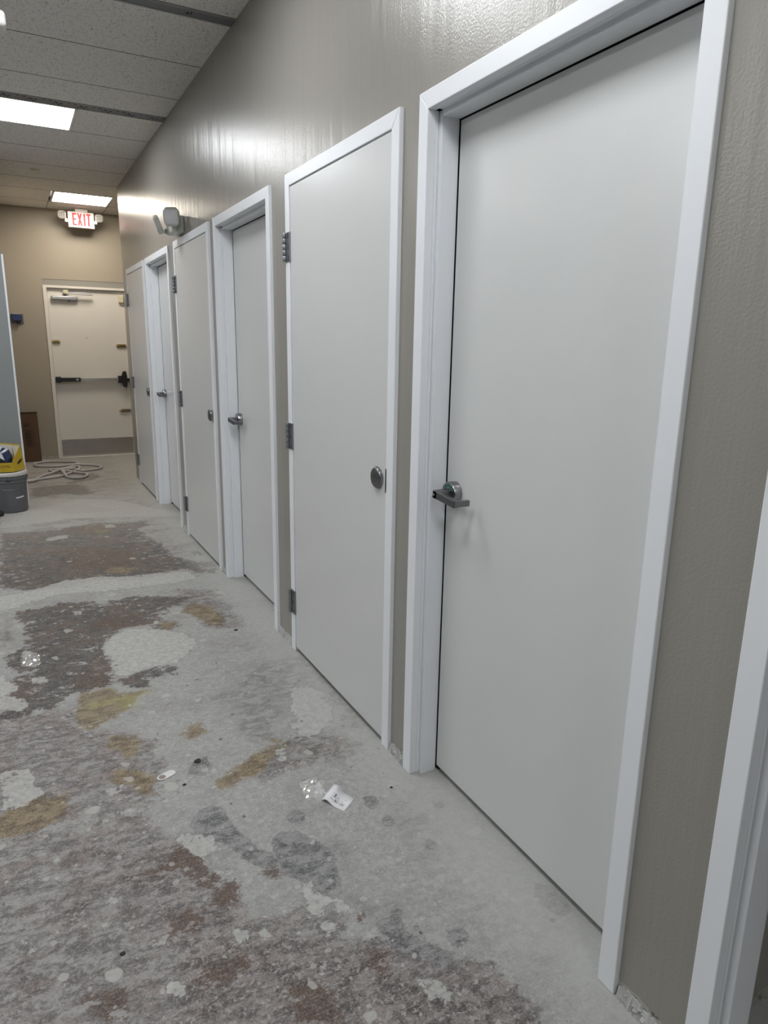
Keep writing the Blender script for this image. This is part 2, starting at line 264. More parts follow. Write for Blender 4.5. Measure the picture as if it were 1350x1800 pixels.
# ------------------------------------------------------------------ floor: stains traced in metres on the slab
POLYS = {'dark':[[(-1.332,5.994),(-1.033,5.933),(-0.799,6.002),(-0.644,6.034),(-0.409,5.948),(-0.246,5.959),(-0.239,5.809),(-0.355,5.701),(-0.266,5.205),(-0.211,4.858),(-0.164,4.616),(-0.226,4.508),(-0.406,4.436),(-0.6,4.429),(-0.761,4.505),(-0.931,4.456),(-1.043,4.453),(-1.181,4.507),(-1.319,4.629)],[(-1.245,4.085),(-1.174,4.144),(-1.026,4.18),(-0.849,4.116),(-0.808,4.066),(-0.729,4.079),(-0.583,4.093),(-0.413,4.033),(-0.313,3.954),(-0.378,3.881),(-0.473,3.808),(-0.565,3.731),(-0.45,3.543),(-0.502,3.509),(-0.582,3.548),(-0.609,3.646),(-0.71,3.651),(-0.79,3.583),(-0.859,3.461),(-0.848,3.278),(-0.858,3.029),(-0.945,2.984),(-1.035,3.0),(-1.127,2.913),(-1.201,2.899),(-1.303,2.891),(-1.305,3.106),(-1.24,3.158),(-1.243,3.247),(-1.273,3.451),(-1.235,3.607),(-1.185,3.619),(-1.22,3.872)],[(-0.858,3.029),(-0.792,3.075),(-0.673,3.112),(-0.573,3.09),(-0.553,3.034),(-0.696,2.979),(-0.73,2.895),(-0.801,2.959)],[(-1.083,7.783),(-0.823,7.897),(-0.558,7.75),(-0.552,7.46),(-0.558,7.165),(-0.799,7.387),(-1.055,7.298)],[(-1.001,6.755),(-0.832,6.854),(-0.638,6.845),(-0.584,6.643),(-0.378,6.526),(-0.495,6.362),(-0.809,6.48)],[(-1.336,6.451),(-1.209,6.458),(-1.231,6.299),(-1.335,6.305)],[(-0.561,8.391),(-0.406,8.442),(-0.354,8.19),(-0.48,7.99),(-0.711,7.916)],[(-0.167,4.689),(-0.041,4.559),(-0.051,4.295),(-0.163,4.373),(-0.277,4.532)]],'mott':[[(-1.386,2.161),(-1.296,2.137),(-1.156,2.101),(-1.009,2.086),(-0.913,2.037),(-0.834,1.924),(-0.798,1.864),(-0.782,1.788),(-0.742,1.68),(-0.696,1.585),(-0.659,1.5),(-0.571,1.479),(-0.536,1.438),(-0.468,1.386),(-0.452,1.318),(-0.394,1.283),(-0.353,1.248),(-0.297,1.166),(-0.256,1.105),(-0.173,1.05),(-0.157,0.986),(-0.144,0.937),(-0.207,0.866),(-1.354,1.455)],[(-1.382,2.916),(-1.303,2.891),(-1.18,2.913),(-1.015,2.832),(-0.977,2.668),(-0.834,2.552),(-0.747,2.338),(-0.827,2.122),(-1.006,2.115),(-1.171,2.123),(-1.355,2.118)],[(-0.078,2.088),(-0.123,2.199),(-0.191,2.265),(-0.333,2.267),(-0.492,2.191),(-0.591,2.137),(-0.48,2.034),(-0.35,2.043),(-0.294,2.073),(-0.19,2.001)],[(0.086,2.893),(0.098,2.683),(0.086,2.421),(0.034,2.263),(-0.056,2.235),(-0.056,2.463),(-0.019,2.678),(-0.071,2.831)],[(-0.399,4.103),(-0.169,4.05),(-0.14,3.768),(-0.149,3.398),(-0.279,3.376),(-0.359,3.678),(-0.437,3.909)]],'rust':[[(-0.863,1.816),(-0.814,1.831),(-0.765,1.787),(-0.742,1.68),(-0.76,1.641),(-0.8,1.673),(-0.818,1.737),(-0.866,1.775)],[(-0.785,1.608),(-0.729,1.637),(-0.696,1.585),(-0.714,1.55),(-0.763,1.571)],[(-0.88,1.591),(-0.833,1.633),(-0.815,1.548),(-0.841,1.531),(-0.906,1.533)],[(-0.933,1.801),(-0.878,1.798),(-0.88,1.762),(-0.924,1.76)],[(-0.894,1.89),(-0.877,1.876),(-0.889,1.85),(-0.901,1.861)],[(-0.631,1.66),(-0.583,1.649),(-0.587,1.589),(-0.63,1.611)],[(-0.463,1.379),(-0.434,1.369),(-0.449,1.321),(-0.479,1.326)],[(-0.479,1.277),(-0.432,1.244),(-0.438,1.174),(-0.483,1.206)],[(-0.854,1.387),(-0.767,1.396),(-0.749,1.36),(-0.81,1.347),(-0.872,1.37)],[(-1.116,1.438),(-1.031,1.427),(-1.018,1.341),(-1.099,1.368)],[(-0.694,1.271),(-0.624,1.227),(-0.609,1.131),(-0.705,1.165)],[(-0.245,3.623),(-0.213,3.562),(-0.264,3.411),(-0.318,3.523)],[(-0.888,5.943),(-0.711,6.023),(-0.52,5.776),(-0.618,5.668),(-0.859,5.741)],[(-0.961,5.361),(-0.733,5.336),(-0.491,5.065),(-0.416,4.805),(-0.659,4.645),(-0.921,4.834)],[(-0.811,3.895),(-0.593,3.744),(-0.624,3.644),(-0.785,3.621),(-0.884,3.752)],[(-0.984,3.213),(-0.864,3.186),(-0.873,3.006),(-0.978,3.001),(-1.029,3.083)]],'ochre':[[(-1.002,2.984),(-0.944,2.995),(-0.864,2.984),(-0.849,2.92),(-0.731,2.89),(-0.791,2.836),(-0.858,2.764),(-0.9,2.691),(-0.977,2.668),(-1.02,2.644),(-1.029,2.839)],[(-0.926,2.566),(-0.835,2.544),(-0.855,2.392),(-0.884,2.383),(-0.906,2.45),(-0.927,2.502)],[(-0.667,2.075),(-0.625,2.125),(-0.501,2.196),(-0.374,2.266),(-0.326,2.255),(-0.378,2.204),(-0.447,2.13),(-0.526,2.082),(-0.613,2.059)],[(-1.297,2.246),(-1.248,2.277),(-1.189,2.303),(-1.096,2.267),(-1.111,2.168),(-1.171,2.123),(-1.249,2.133),(-1.295,2.131),(-1.326,2.144),(-1.328,2.246)],[(-0.943,2.339),(-0.877,2.336),(-0.807,2.234),(-0.841,2.146),(-0.886,2.151),(-0.891,2.24),(-0.969,2.279)],[(-0.401,3.774),(-0.323,3.835),(-0.233,3.732),(-0.227,3.569),(-0.273,3.457),(-0.322,3.569),(-0.393,3.666)],[(-0.558,3.682),(-0.45,3.613),(-0.478,3.523),(-0.554,3.542)],[(-0.677,2.474),(-0.604,2.506),(-0.589,2.43),(-0.658,2.411)],[(-0.678,4.787),(-0.529,4.677),(-0.564,4.562),(-0.711,4.656)]],'purple':[[(-0.658,1.457),(-0.565,1.37),(-0.468,1.3),(-0.355,1.15),(-0.205,1.029),(-0.204,0.908),(-0.23,0.878),(-0.983,1.264),(-0.906,1.396),(-0.907,1.525),(-0.822,1.583),(-0.737,1.498)],[(-0.952,1.887),(-0.862,1.841),(-0.822,1.649),(-0.865,1.523),(-0.923,1.593),(-0.958,1.741)],[(-1.313,3.959),(-1.259,4.019),(-1.26,3.693),(-1.31,3.643)],[(-1.325,1.577),(-1.244,1.503),(-1.222,1.431),(-1.322,1.453)],[(-1.157,1.775),(-1.072,1.776),(-1.095,1.68),(-1.149,1.687)]],'gray':[[(-0.756,1.935),(-0.726,1.99),(-0.686,1.998),(-0.656,1.97),(-0.65,1.89),(-0.623,1.797),(-0.621,1.747),(-0.671,1.756),(-0.706,1.817),(-0.752,1.877)],[(-0.559,1.743),(-0.521,1.772),(-0.479,1.759),(-0.448,1.695),(-0.424,1.62),(-0.431,1.534),(-0.456,1.487),(-0.501,1.482),(-0.526,1.546),(-0.572,1.606),(-0.575,1.671)],[(-0.645,1.753),(-0.59,1.704),(-0.583,1.624),(-0.623,1.657),(-0.662,1.727)],[(-0.465,1.849),(-0.427,1.846),(-0.422,1.806),(-0.454,1.785),(-0.476,1.808)],[(-0.212,1.813),(-0.185,1.803),(-0.187,1.774),(-0.212,1.754),(-0.227,1.771)],[(-0.02,1.69),(0.009,1.682),(0.005,1.651),(-0.019,1.638),(-0.032,1.663)],[(-0.207,1.682),(-0.186,1.687),(-0.182,1.663),(-0.202,1.646),(-0.216,1.659)],[(-0.141,1.538),(-0.122,1.536),(-0.121,1.511),(-0.142,1.494),(-0.155,1.506)],[(0.052,1.258),(0.074,1.218),(0.082,1.146),(0.076,1.118),(0.042,1.135),(0.019,1.178),(0.027,1.218)],[(-0.359,1.348),(-0.341,1.347),(-0.345,1.328),(-0.364,1.325)],[(-0.421,1.327),(-0.354,1.324),(-0.365,1.268),(-0.348,1.23),(-0.316,1.213),(-0.289,1.162),(-0.318,1.131),(-0.372,1.176),(-0.411,1.252)],[(-0.266,1.223),(-0.23,1.211),(-0.235,1.182),(-0.267,1.169),(-0.274,1.192)],[(-0.681,2.266),(-0.637,2.276),(-0.627,2.219),(-0.662,2.173),(-0.705,2.202)]],'soft':[[(-0.151,1.66),(-0.092,1.661),(-0.069,1.628),(-0.106,1.586),(-0.163,1.577),(-0.176,1.622)],[(-0.404,1.665),(-0.37,1.634),(-0.398,1.581),(-0.421,1.605)],[(-0.447,1.448),(-0.359,1.38),(-0.354,1.324),(-0.434,1.334),(-0.461,1.4)],[(-0.17,1.073),(-0.087,1.087),(-0.052,1.031),(-0.127,0.998)],[(-0.406,2.252),(-0.23,2.549),(-0.071,2.554),(0.023,2.923),(-0.264,2.926),(-0.491,2.678),(-0.48,2.376)]],'white':[[(-0.166,2.618),(-0.102,2.61),(-0.042,2.557),(-0.071,2.46),(-0.074,2.393),(-0.138,2.276),(-0.24,2.234),(-0.275,2.265),(-0.244,2.376),(-0.196,2.56)],[(-0.29,2.351),(-0.266,2.372),(-0.225,2.333),(-0.236,2.273),(-0.262,2.3)],[(-0.393,2.211),(-0.37,2.2),(-0.376,2.129),(-0.331,2.115),(-0.351,2.078),(-0.381,2.093),(-0.394,2.134)],[(-0.408,1.135),(-0.382,1.132),(-0.366,1.107),(-0.35,1.085),(-0.346,1.068),(-0.36,1.067),(-0.363,1.055),(-0.381,1.061),(-0.406,1.094)],[(-0.552,1.408),(-0.524,1.39),(-0.504,1.375),(-0.508,1.341),(-0.529,1.342),(-0.554,1.35)],[(-0.939,1.396),(-0.921,1.39),(-0.907,1.363),(-0.909,1.34),(-0.93,1.343),(-0.939,1.366)],[(-1.238,1.684),(-1.222,1.669),(-1.216,1.635),(-1.232,1.621),(-1.24,1.638),(-1.229,1.654)],[(-0.544,1.543),(-0.527,1.535),(-0.526,1.504),(-0.487,1.475),(-0.479,1.453),(-0.54,1.429),(-0.557,1.455),(-0.559,1.493)],[(-0.482,1.466),(-0.465,1.446),(-0.461,1.383),(-0.486,1.401),(-0.494,1.438)],[(-0.769,1.769),(-0.748,1.753),(-0.732,1.687),(-0.7,1.713),(-0.703,1.684),(-0.721,1.669),(-0.751,1.709)],[(-0.814,1.914),(-0.768,1.882),(-0.726,1.841),(-0.708,1.777),(-0.759,1.777),(-0.793,1.847)],[(-1.041,1.727),(-0.996,1.733),(-0.991,1.717),(-1.035,1.713)],[(-1.042,5.682),(-0.94,5.742),(-0.852,5.738),(-0.876,5.623),(-0.987,5.605)],[(-0.577,5.962),(-0.498,5.947),(-0.496,5.824),(-0.565,5.836)],[(-0.987,4.588),(-0.804,4.587),(-0.538,4.499),(-0.217,4.464),(-0.182,4.293),(-0.368,4.26),(-0.705,4.27),(-1.017,4.342),(-1.258,4.203),(-1.343,4.196),(-1.347,4.446),(-1.166,4.467)],[(-1.211,3.559),(-1.138,3.502),(-1.148,3.357),(-1.209,3.374)],[(-1.307,3.371),(-1.279,3.326),(-1.284,3.267),(-1.306,3.278)],[(-1.178,3.233),(-1.13,3.222),(-1.115,3.178),(-1.15,3.16),(-1.177,3.185)],[(-1.306,3.278),(-1.244,3.171),(-1.273,3.106),(-1.199,3.0),(-1.231,2.939),(-1.324,2.985)],[(-0.568,2.727),(-0.54,2.724),(-0.554,2.687),(-0.572,2.691)],[(-0.947,4.026),(-0.907,4.006),(-0.921,3.947),(-0.949,3.961)],[(-0.862,3.426),(-0.808,3.551),(-0.714,3.628),(-0.62,3.582),(-0.456,3.446),(-0.433,3.292),(-0.557,3.102),(-0.673,3.112),(-0.793,3.069),(-0.84,3.08),(-0.841,3.274)],[(-1.299,2.499),(-1.211,2.473),(-1.195,2.375),(-1.171,2.311),(-1.231,2.276),(-1.297,2.277)],[(-0.344,1.495),(-0.322,1.491),(-0.315,1.476),(-0.341,1.476)],[(-0.6,1.284),(-0.579,1.282),(-0.579,1.264),(-0.597,1.263)],[(-0.748,1.463),(-0.726,1.46),(-0.726,1.436),(-0.745,1.442)],[(-0.95,1.537),(-0.927,1.531),(-0.934,1.515),(-0.952,1.524)],[(-0.982,2.25),(-0.935,2.23),(-0.934,2.182),(-0.971,2.187),(-0.988,2.216)],[(-1.344,7.289),(-1.056,7.271),(-0.379,6.918),(0.125,6.015),(-0.471,6.17),(-0.823,6.284),(-1.333,6.146)]],'yellow':[[(-0.989,2.876),(-0.898,2.889),(-0.731,2.885),(-0.727,2.855),(-0.882,2.839),(-0.971,2.836)],[(-0.667,5.804),(-0.54,5.785),(-0.569,5.721),(-0.654,5.722)],[(-0.858,2.886),(-0.775,2.862),(-0.804,2.753),(-0.862,2.782)]]}
def floor_mat():
    mt, nt, b = nodes('stained_concrete_slab')
    tc = N(nt, 'ShaderNodeTexCoord'); co = tc.outputs['Object']
    def noise(scale, detail=6, rough=.6, dist=0.0, vec=None):
        n = N(nt, 'ShaderNodeTexNoise'); n.inputs['Scale'].default_value = scale; n.inputs['Detail'].default_value = detail
        n.inputs['Roughness'].default_value = rough; n.inputs['Distortion'].default_value = dist
        L(nt, vec or co, n.inputs['Vector']); return n.outputs['Fac']
    def math_(op, a, bb=None, c=None, clamp=False):
        n = N(nt, 'ShaderNodeMath', operation=op); n.use_clamp = clamp
        for i, v in enumerate((a, bb, c)):
            if v is None: continue
            if isinstance(v, (int, float)): n.inputs[i].default_value = v
            else: L(nt, v, n.inputs[i])
        return n.outputs[0]
    def ramp(v, lo, hi): 
        n = N(nt, 'ShaderNodeMapRange'); n.interpolation_type = 'SMOOTHSTEP'
        n.inputs['From Min'].default_value = lo; n.inputs['From Max'].default_value = hi; L(nt, v, n.inputs['Value']); return n.outputs[0]
    def mix(f, a, c):
        n = N(nt, 'ShaderNodeMixRGB')
        if isinstance(f, (int, float)): n.inputs[0].default_value = f
        else: L(nt, f, n.inputs[0])
        for i, v in ((1, a), (2, c)):
            if isinstance(v, tuple): n.inputs[i].default_value = (*v, 1)
            else: L(nt, v, n.inputs[i])
        return n.outputs[0]
    mpd = N(nt, 'ShaderNodeMapping'); mpd.inputs['Rotation'].default_value = (0, 0, .35); mpd.inputs['Scale'].default_value = (1, 1.7, 1)
    L(nt, co, mpd.inputs[0]); dirv = mpd.outputs[0]
    nA = noise(7, 12, .68, .3); nB = noise(38, 10, .75, .3); nC = noise(150, 4, .7); nD = noise(3.1, 8, .65, .4)
    nS = noise(15, 12, .78, .25, dirv); nT = noise(4.2, 12, .72, .3); nF = noise(62, 10, .8, .4)
    edge = math_('ADD', math_('ADD', math_('MULTIPLY', math_('SUBTRACT', nA, .5), 1.0), math_('MULTIPLY', math_('SUBTRACT', nB, .5), .55)), math_('MULTIPLY', math_('SUBTRACT', nS, .5), .6))
    def attr(nm):
        a = N(nt, 'ShaderNodeAttribute'); a.attribute_name = nm; return a.outputs['Fac']
    def field(nm, amp, holes=None):
        v = math_('MULTIPLY_ADD', edge, amp, attr(nm))
        if holes is not None: v = math_('ADD', v, holes)
        return v
    def mask(nm, amp, soft, holes=None): return ramp(field(nm, amp, holes), -soft, soft)
    def rim(v, w_): 
        return math_('SUBTRACT', 1, ramp(math_('ABSOLUTE', math_('ADD', v, w_*.4)), w_*.2, w_))
    sp0 = N(nt, 'ShaderNodeSeparateXYZ'); L(nt, co, sp0.inputs[0])
    # skim coat base
    base = mix(ramp(nB, .36, .64), (.33, .33, .32), (.43, .43, .42))
    base = mix(math_('MULTIPLY', ramp(nT, .45, .62), .6), base, mix(ramp(nS, .38, .6), (.235, .228, .222), (.36, .352, .342)))
    base = mix(math_('MULTIPLY', ramp(nF, .53, .60), .45), base, (.50, .50, .485))
    base = mix(math_('MULTIPLY', ramp(nF, .45, .36), .45), base, (.23, .225, .22))
    # soft dirt
    base = mix(math_('MULTIPLY', mask('soft', .3, .05), .6), base, mix(ramp(nS, .42, .58), (.16, .156, .158), (.37, .362, .355)))
    # mottled old adhesive
    mcol = mix(ramp(nS, .42, .58), (.145, .130, .128), (.34, .328, .318))
    mcol = mix(math_('MULTIPLY', ramp(noise(8, 12, .75, .7), .50, .58), .75), mcol, mix(ramp(nS, .4, .55), (.12, .088, .084), (.25, .205, .195)))
    mcol = mix(math_('MULTIPLY', ramp(nF, .52, .60), .5), mcol, (.44, .43, .42))
    mcol = mix(math_('MULTIPLY', ramp(nF, .46, .38), .5), mcol, (.13, .12, .12))
    base = mix(math_('MULTIPLY', mask('mott', .3, .006, math_('MULTIPLY', ramp(nT, .52, .64), -.06)), .9), base, mcol)
    pcol = mix(ramp(nS, .42, .58), (.085, .068, .064), (.27, .245, .235))
    base = mix(math_('MULTIPLY', mask('purple', .35, .05, math_('MULTIPLY', ramp(nT, .48, .6), -.08)), .8), base, pcol)
    base = mix(math_('MULTIPLY', mask('purple', .35, .05), ramp(nF, .53, .58)), base, (.38, .37, .36))
    mpf = N(nt, 'ShaderNodeMapping'); mpf.inputs['Scale'].default_value = (1.1, 2.6, 1); L(nt, co, mpf.inputs[0])
    farf = math_('MULTIPLY', ramp(sp0.outputs[1], 4.3, 5.2), ramp(noise(3.2, 12, .74, .3, mpf.outputs[0]), .50, .56))
    base = mix(math_('MULTIPLY', farf, .6), base, mix(ramp(nS, .4, .6), (.15, .125, .115), (.30, .27, .25)))
    # grey ovals
    gcol = mix(ramp(nS, .42, .58), (.10, .10, .105), (.30, .298, .30))
    gcol = mix(math_('MULTIPLY', ramp(nF, .5, .58), .6), gcol, (.33, .33, .33))
    gf = field('gray', .07)
    base = mix(math_('MULTIPLY', ramp(gf, -.003, .003), .85), base, gcol)
    base = mix(math_('MULTIPLY', rim(gf, .004), .5), base, (.16, .155, .15))
    # dark residue
    dcol = mix(ramp(nS, .42, .60), (.042, .035, .034), (.140, .127, .122))
    dcol = mix(math_('MULTIPLY', ramp(nT, .47, .56), .75), dcol, mix(ramp(nF, .4, .6), (.085, .055, .043), (.18, .13, .10)))
    dcol = mix(math_('MULTIPLY', ramp(nF, .54, .62), .5), dcol, (.30, .29, .28))
    holes = math_('MULTIPLY', ramp(noise(12, 12, .78, .9, dirv), .55, .60), -.2)
    base = mix(math_('MULTIPLY', mask('dark', .26, .005, holes), .93), base, dcol)
    rcol = mix(ramp(nB, .35, .65), (.080, .050, .038), (.17, .115, .088))
    base = mix(math_('MULTIPLY', mask('rust', .16, .008, math_('MULTIPLY', ramp(nS, .52, .62), -.06)), .85), base, rcol)
    ocol = mix(ramp(nS, .42, .58), (.155, .105, .05), (.31, .25, .15))
    base = mix(math_('MULTIPLY', mask('ochre', .16, .014, math_('MULTIPLY', ramp(nS, .55, .66), -.05)), .82), base, ocol)
    base = mix(math_('MULTIPLY', mask('yellow', .06, .03), .28), base, (.45, .44, .12))
    # pale plaster
    wcol = mix(ramp(nB, .35, .65), (.40, .40, .385), (.54, .54, .52))
    wcol = mix(math_('MULTIPLY', ramp(nF, .46, .38), .4), wcol, (.27, .265, .25))
    wf = field('white', .11, math_('MULTIPLY', ramp(noise(21, 12, .78, .9), .57, .61), -.05))
    base = mix(math_('MULTIPLY', rim(wf, .005), .45), base, (.15, .14, .135))
    base = mix(math_('MULTIPLY', ramp(wf, -.002, .002), .82), base, wcol)
    # scattered pale chips, dark crumbs, scratches
    def spots(scale, thr, dens_scale, dens_lo):
        v = N(nt, 'ShaderNodeTexVoronoi'); v.inputs['Scale'].default_value = scale
        wv = N(nt, 'ShaderNodeVectorMath', operation='ADD'); L(nt, co, wv.inputs[0])
        nn = N(nt, 'ShaderNodeTexNoise'); nn.inputs['Scale'].default_value = scale*1.6; L(nt, co, nn.inputs['Vector'])
        sc = N(nt, 'ShaderNodeVectorMath', operation='SCALE'); sc.inputs['Scale'].default_value = .55/scale; L(nt, nn.outputs['Color'], sc.inputs[0])
        L(nt, sc.outputs[0], wv.inputs[1]); L(nt, wv.outputs[0], v.inputs['Vector'])
        wn = N(nt, 'ShaderNodeTexWhiteNoise'); L(nt, v.outputs['Position'], wn.inputs['Vector'])
        rad = math_('MULTIPLY', math_('SUBTRACT', wn.outputs['Value'], dens_lo), thr/(1-dens_lo))
        return ramp(math_('SUBTRACT', rad, v.outputs['Distance']), 0, .03)
    base = mix(math_('MULTIPLY', spots(11, .30, 3, .62), .75), base, (.47, .465, .44))
    base = mix(math_('MULTIPLY', spots(34, .34, 3, .70), .6), base, (.50, .49, .47))
    base = mix(math_('MULTIPLY', spots(19, .20, 3, .80), .7), base, (.10, .09, .085))
    mps = N(nt, 'ShaderNodeMapping'); mps.inputs['Rotation'].default_value = (0, 0, -.7); mps.inputs['Scale'].default_value = (1, 14, 1); L(nt, co, mps.inputs[0])
    base = mix(math_('MULTIPLY', ramp(noise(16, 5, .7, .2, mps.outputs[0]),   .61, .64), .5), base, (.50, .46, .45))
    mpt = N(nt, 'ShaderNodeMapping'); mpt.inputs['Rotation'].default_value = (0, 0, .9); mpt.inputs['Scale'].default_value = (1, 12, 1); L(nt, co, mpt.inputs[0])
    base = mix(math_('MULTIPLY', ramp(noise(13, 5, .7, .2, mpt.outputs[0]), .62, .66), .4), base, (.16, .17, .165))
    base = mix(math_('MULTIPLY', ramp(nC, .3, .8), .35), base, mix(ramp(nC, .45, .55), (.16, .155, .15), (.46, .46, .45)))
    # sanding dust that gathered along the wall of doors
    sp = N(nt, 'ShaderNodeSeparateXYZ'); L(nt, co, sp.inputs[0])
    dw = math_('MULTIPLY_ADD', edge, .14, sp.outputs[0])
    base = mix(math_('MULTIPLY', ramp(dw, -.26, -.02), .55), base, (.47, .475, .455))
    base = mix(math_('MULTIPLY', ramp(math_('MULTIPLY_ADD', edge, 2.2, sp.outputs[1]), 4.4, 6.5), .38), base, (.42, .40, .365))
    hs_ = N(nt, 'ShaderNodeVectorMath', operation='MULTIPLY'); gm = N(nt, 'ShaderNodeGamma'); gm.inputs[1].default_value = 1.3; L(nt, base, gm.inputs[0]); L(nt, gm.outputs[0], hs_.inputs[0]); hs_.inputs[1].default_value = (1.14, 1.135, 1.13)
    L(nt, hs_.outputs[0], b.inputs['Base Color'])
    L(nt, math_('MULTIPLY_ADD', nB, .35, .42), b.inputs['Roughness'])
    b.inputs['Specular IOR Level'].default_value = .35
    bp = N(nt, 'ShaderNodeBump'); bp.inputs['Strength'].default_value = .45; bp.inputs['Distance'].default_value = .004
    L(nt, math_('ADD', nB, math_('MULTIPLY', ramp(wf, -.003, .003), .5)), bp.inputs['Height']); L(nt, bp.outputs['Normal'], b.inputs['Normal'])
    return mt
def sdf(px, py, poly):
    n = len(poly); d = np.full(px.shape, 1e9); inside = np.zeros(px.shape, bool)
    for i in range(n):
        ax, ay = poly[i]; bx, by = poly[(i+1) % n]
        ex, ey = bx-ax, by-ay; t = np.clip(((px-ax)*ex+(py-ay)*ey)/(ex*ex+ey*ey+1e-12), 0, 1)
        d = np.minimum(d, (px-ax-t*ex)**2+(py-ay-t*ey)**2)
        c = ((ay > py) != (by > py))
        with np.errstate(divide='ignore', invalid='ignore'):
            xi = ax+(py-ay)/(by-ay+1e-15)*ex
        inside ^= c & (px < xi)
    d = np.sqrt(d)
    return np.where(inside, d, -d)
def build_floor():
    xs = np.concatenate([np.arange(-5.2, -1.4, .2), np.arange(-1.4, .06, .0125), np.arange(.1, 2.5, .3)])
    ys = np.concatenate([np.arange(-2.6, .7, .3), np.arange(.7, 3.4, .0125), np.arange(3.4, 10.0, .025)])
    X, Y = np.meshgrid(xs, ys); nx, ny = len(xs), len(ys)
    V = np.stack([X.ravel(), Y.ravel(), np.zeros(X.size)], 1)
    idx = np.arange(nx*ny).reshape(ny, nx)
    F = np.stack([idx[:-1, :-1], idx[:-1, 1:], idx[1:, 1:], idx[1:, :-1]], -1).reshape(-1, 4)
    me = bpy.data.meshes.new('floor'); me.from_pydata(V.tolist(), [], F.tolist())
    px, py = V[:, 0], V[:, 1]
    for k, polys in POLYS.items():
        best = np.full(px.shape, -.3)
        for poly in polys:
            best = np.maximum(best, sdf(px, py, poly))
        # beyond the traced part of the slab the same kinds of stain go on
        if k in ('mott', 'dark'):
            off = (px < -1.45) | (py < .5)
            g = .12*np.sin(px*2.3+py*1.1)*np.cos(py*1.7-px) - (.02 if k == 'mott' else .07)
            best = np.where(off, np.maximum(best, g), best)
        at = me.attributes.new(k, 'FLOAT', 'POINT'); at.data.foreach_set('value', np.clip(best, -.3, .3).astype(np.float32))
    o = bpy.data.objects.new('floor', me); COL.objects.link(o); me.materials.append(floor_mat()); o['kind'] = 'structure'
build_floor()

# ------------------------------------------------------------------ walls
D0 = (-.306, .707)                      # open doorway nearest the camera
openings = [D0] + [DOORS[i] for i in range(1, 7)]
WT = .125
mb = MB(); prev = -2.6
for a, c in openings:
    mb.box(0, WT, prev, a+.03, 0, ZC)
    mb.box(0, WT, a+.03, c-.03, H-.03, ZC)
    prev = c-.03
mb.box(0, WT, prev, YEND, 0, ZC)
bmesh.ops.remove_doubles(mb.bm, verts=mb.bm.verts, dist=1e-5)
mb.build('wall_right', M_wall, kind='structure')
mb = MB()
mb.box(-5.2, -.70, YB, YB+.15, 0, ZC).box(-.70, .28, YB, YB+.15, 2.209, ZC).box(.28, 1.7, YB, YB+.15, 0, ZC)
mb.build('wall_back', M_wall_tan, kind='structure')
MB().box(-5.2, -1.115, YP, YP+.12, 0, ZC).build('wall_partition', M_wall_grey, kind='structure')
MB().box(-1.235, -1.115, YP+.12, YP+.16, 0, ZC).box(-1.235, -1.115, YP+.16, 7.96, H-.03, ZC).box(-1.235, -1.115, 7.96, YB, 0, ZC).build('wall_left_corridor', M_wall_tan, kind='structure')
MB().box(-5.35, -5.2, -2.6, YB, 0, ZC).build('wall_left', M_wall_grey, kind='structure')
MB().box(-5.35, 2.4, -2.75, -2.6, 0, ZC).build('wall_front', M_wall, kind='structure')
MB().box(WT, 2.3, .72, .82, 0, ZC).build('wall_room_partition', M_wall, kind='structure')
MB().box(2.3, 2.4, -2.6, .82, 0, ZC).build('wall_room_far', M_wall, kind='structure')
MB().box(WT, 1.7, YEND-.12, YEND, 0, ZC).build('wall_alcove_near', M_wall_tan, kind='structure')
MB().box(1.7, 1.8, YEND-.12, YB+.15, 0, ZC).build('wall_alcove_right', M_wall_tan, kind='structure')

# ------------------------------------------------------------------ ceiling: tiles, channels, fixtures
ROWS = [(-2.6, -2.18), (-2.18, -1.57), (-1.57, -.96), (-.96, -.45), (-.45, .16), (.16, .77), (.77, 1.38), (1.38, 1.89), (1.98, 2.50), (2.50, 3.11), (3.11, 3.715), (3.805, 4.415), (4.415, 5.03), (5.03, 5.445), (5.555, 6.15), (6.15, 6.77), (6.77, 7.39), (7.39, 8.0), (8.0, 8.575), (8.575, 9.205), (9.205, YB)]
LIGHTS = [   # x0, x1, y0, y1, material, label
 (-1.29, -.56, 5.565, 6.14, M_cool, 'square white ceiling light beside the dark punched ceiling channel, cut by the left edge'),
 (-.56, .045, 8.585, 9.195, M_warm, 'square glowing ceiling light in front of the exit sign'),
 (-1.17, -.56, 2.51, 3.10, M_cool, 'ceiling light overhead, past the nearest pair of doors and above the picture'),
 (-1.17, -.56, .78, 1.37, M_cool, 'added ceiling light straight above the nearest closed door, out of the picture'),  # unseen fixture, added to light the near doors
 (-1.17, -.56, -1.56, -.97, M_cool, 'added ceiling light above and behind the camera'),  # added behind the view to light the near end
 (-3.19, -2.58, 5.565, 6.14, M_cool, 'ceiling light on the open left side by the partition'),
 (-3.19, -2.58, 3.12, 3.705, M_cool, 'added ceiling light on the open left side, midway down the hall'),  # unseen, added to light the open side of the hall
 (-3.19, -2.58, .78, 1.37, M_cool, 'added ceiling light on the open left side, level with the camera'),  # extra unseen fixture, added to light the floor beside the camera
 (-4.6, -3.99, 4.425, 5.02, M_cool, 'ceiling light farthest to the left, over the open floor'),
]
mb = MB(); gap = .0025
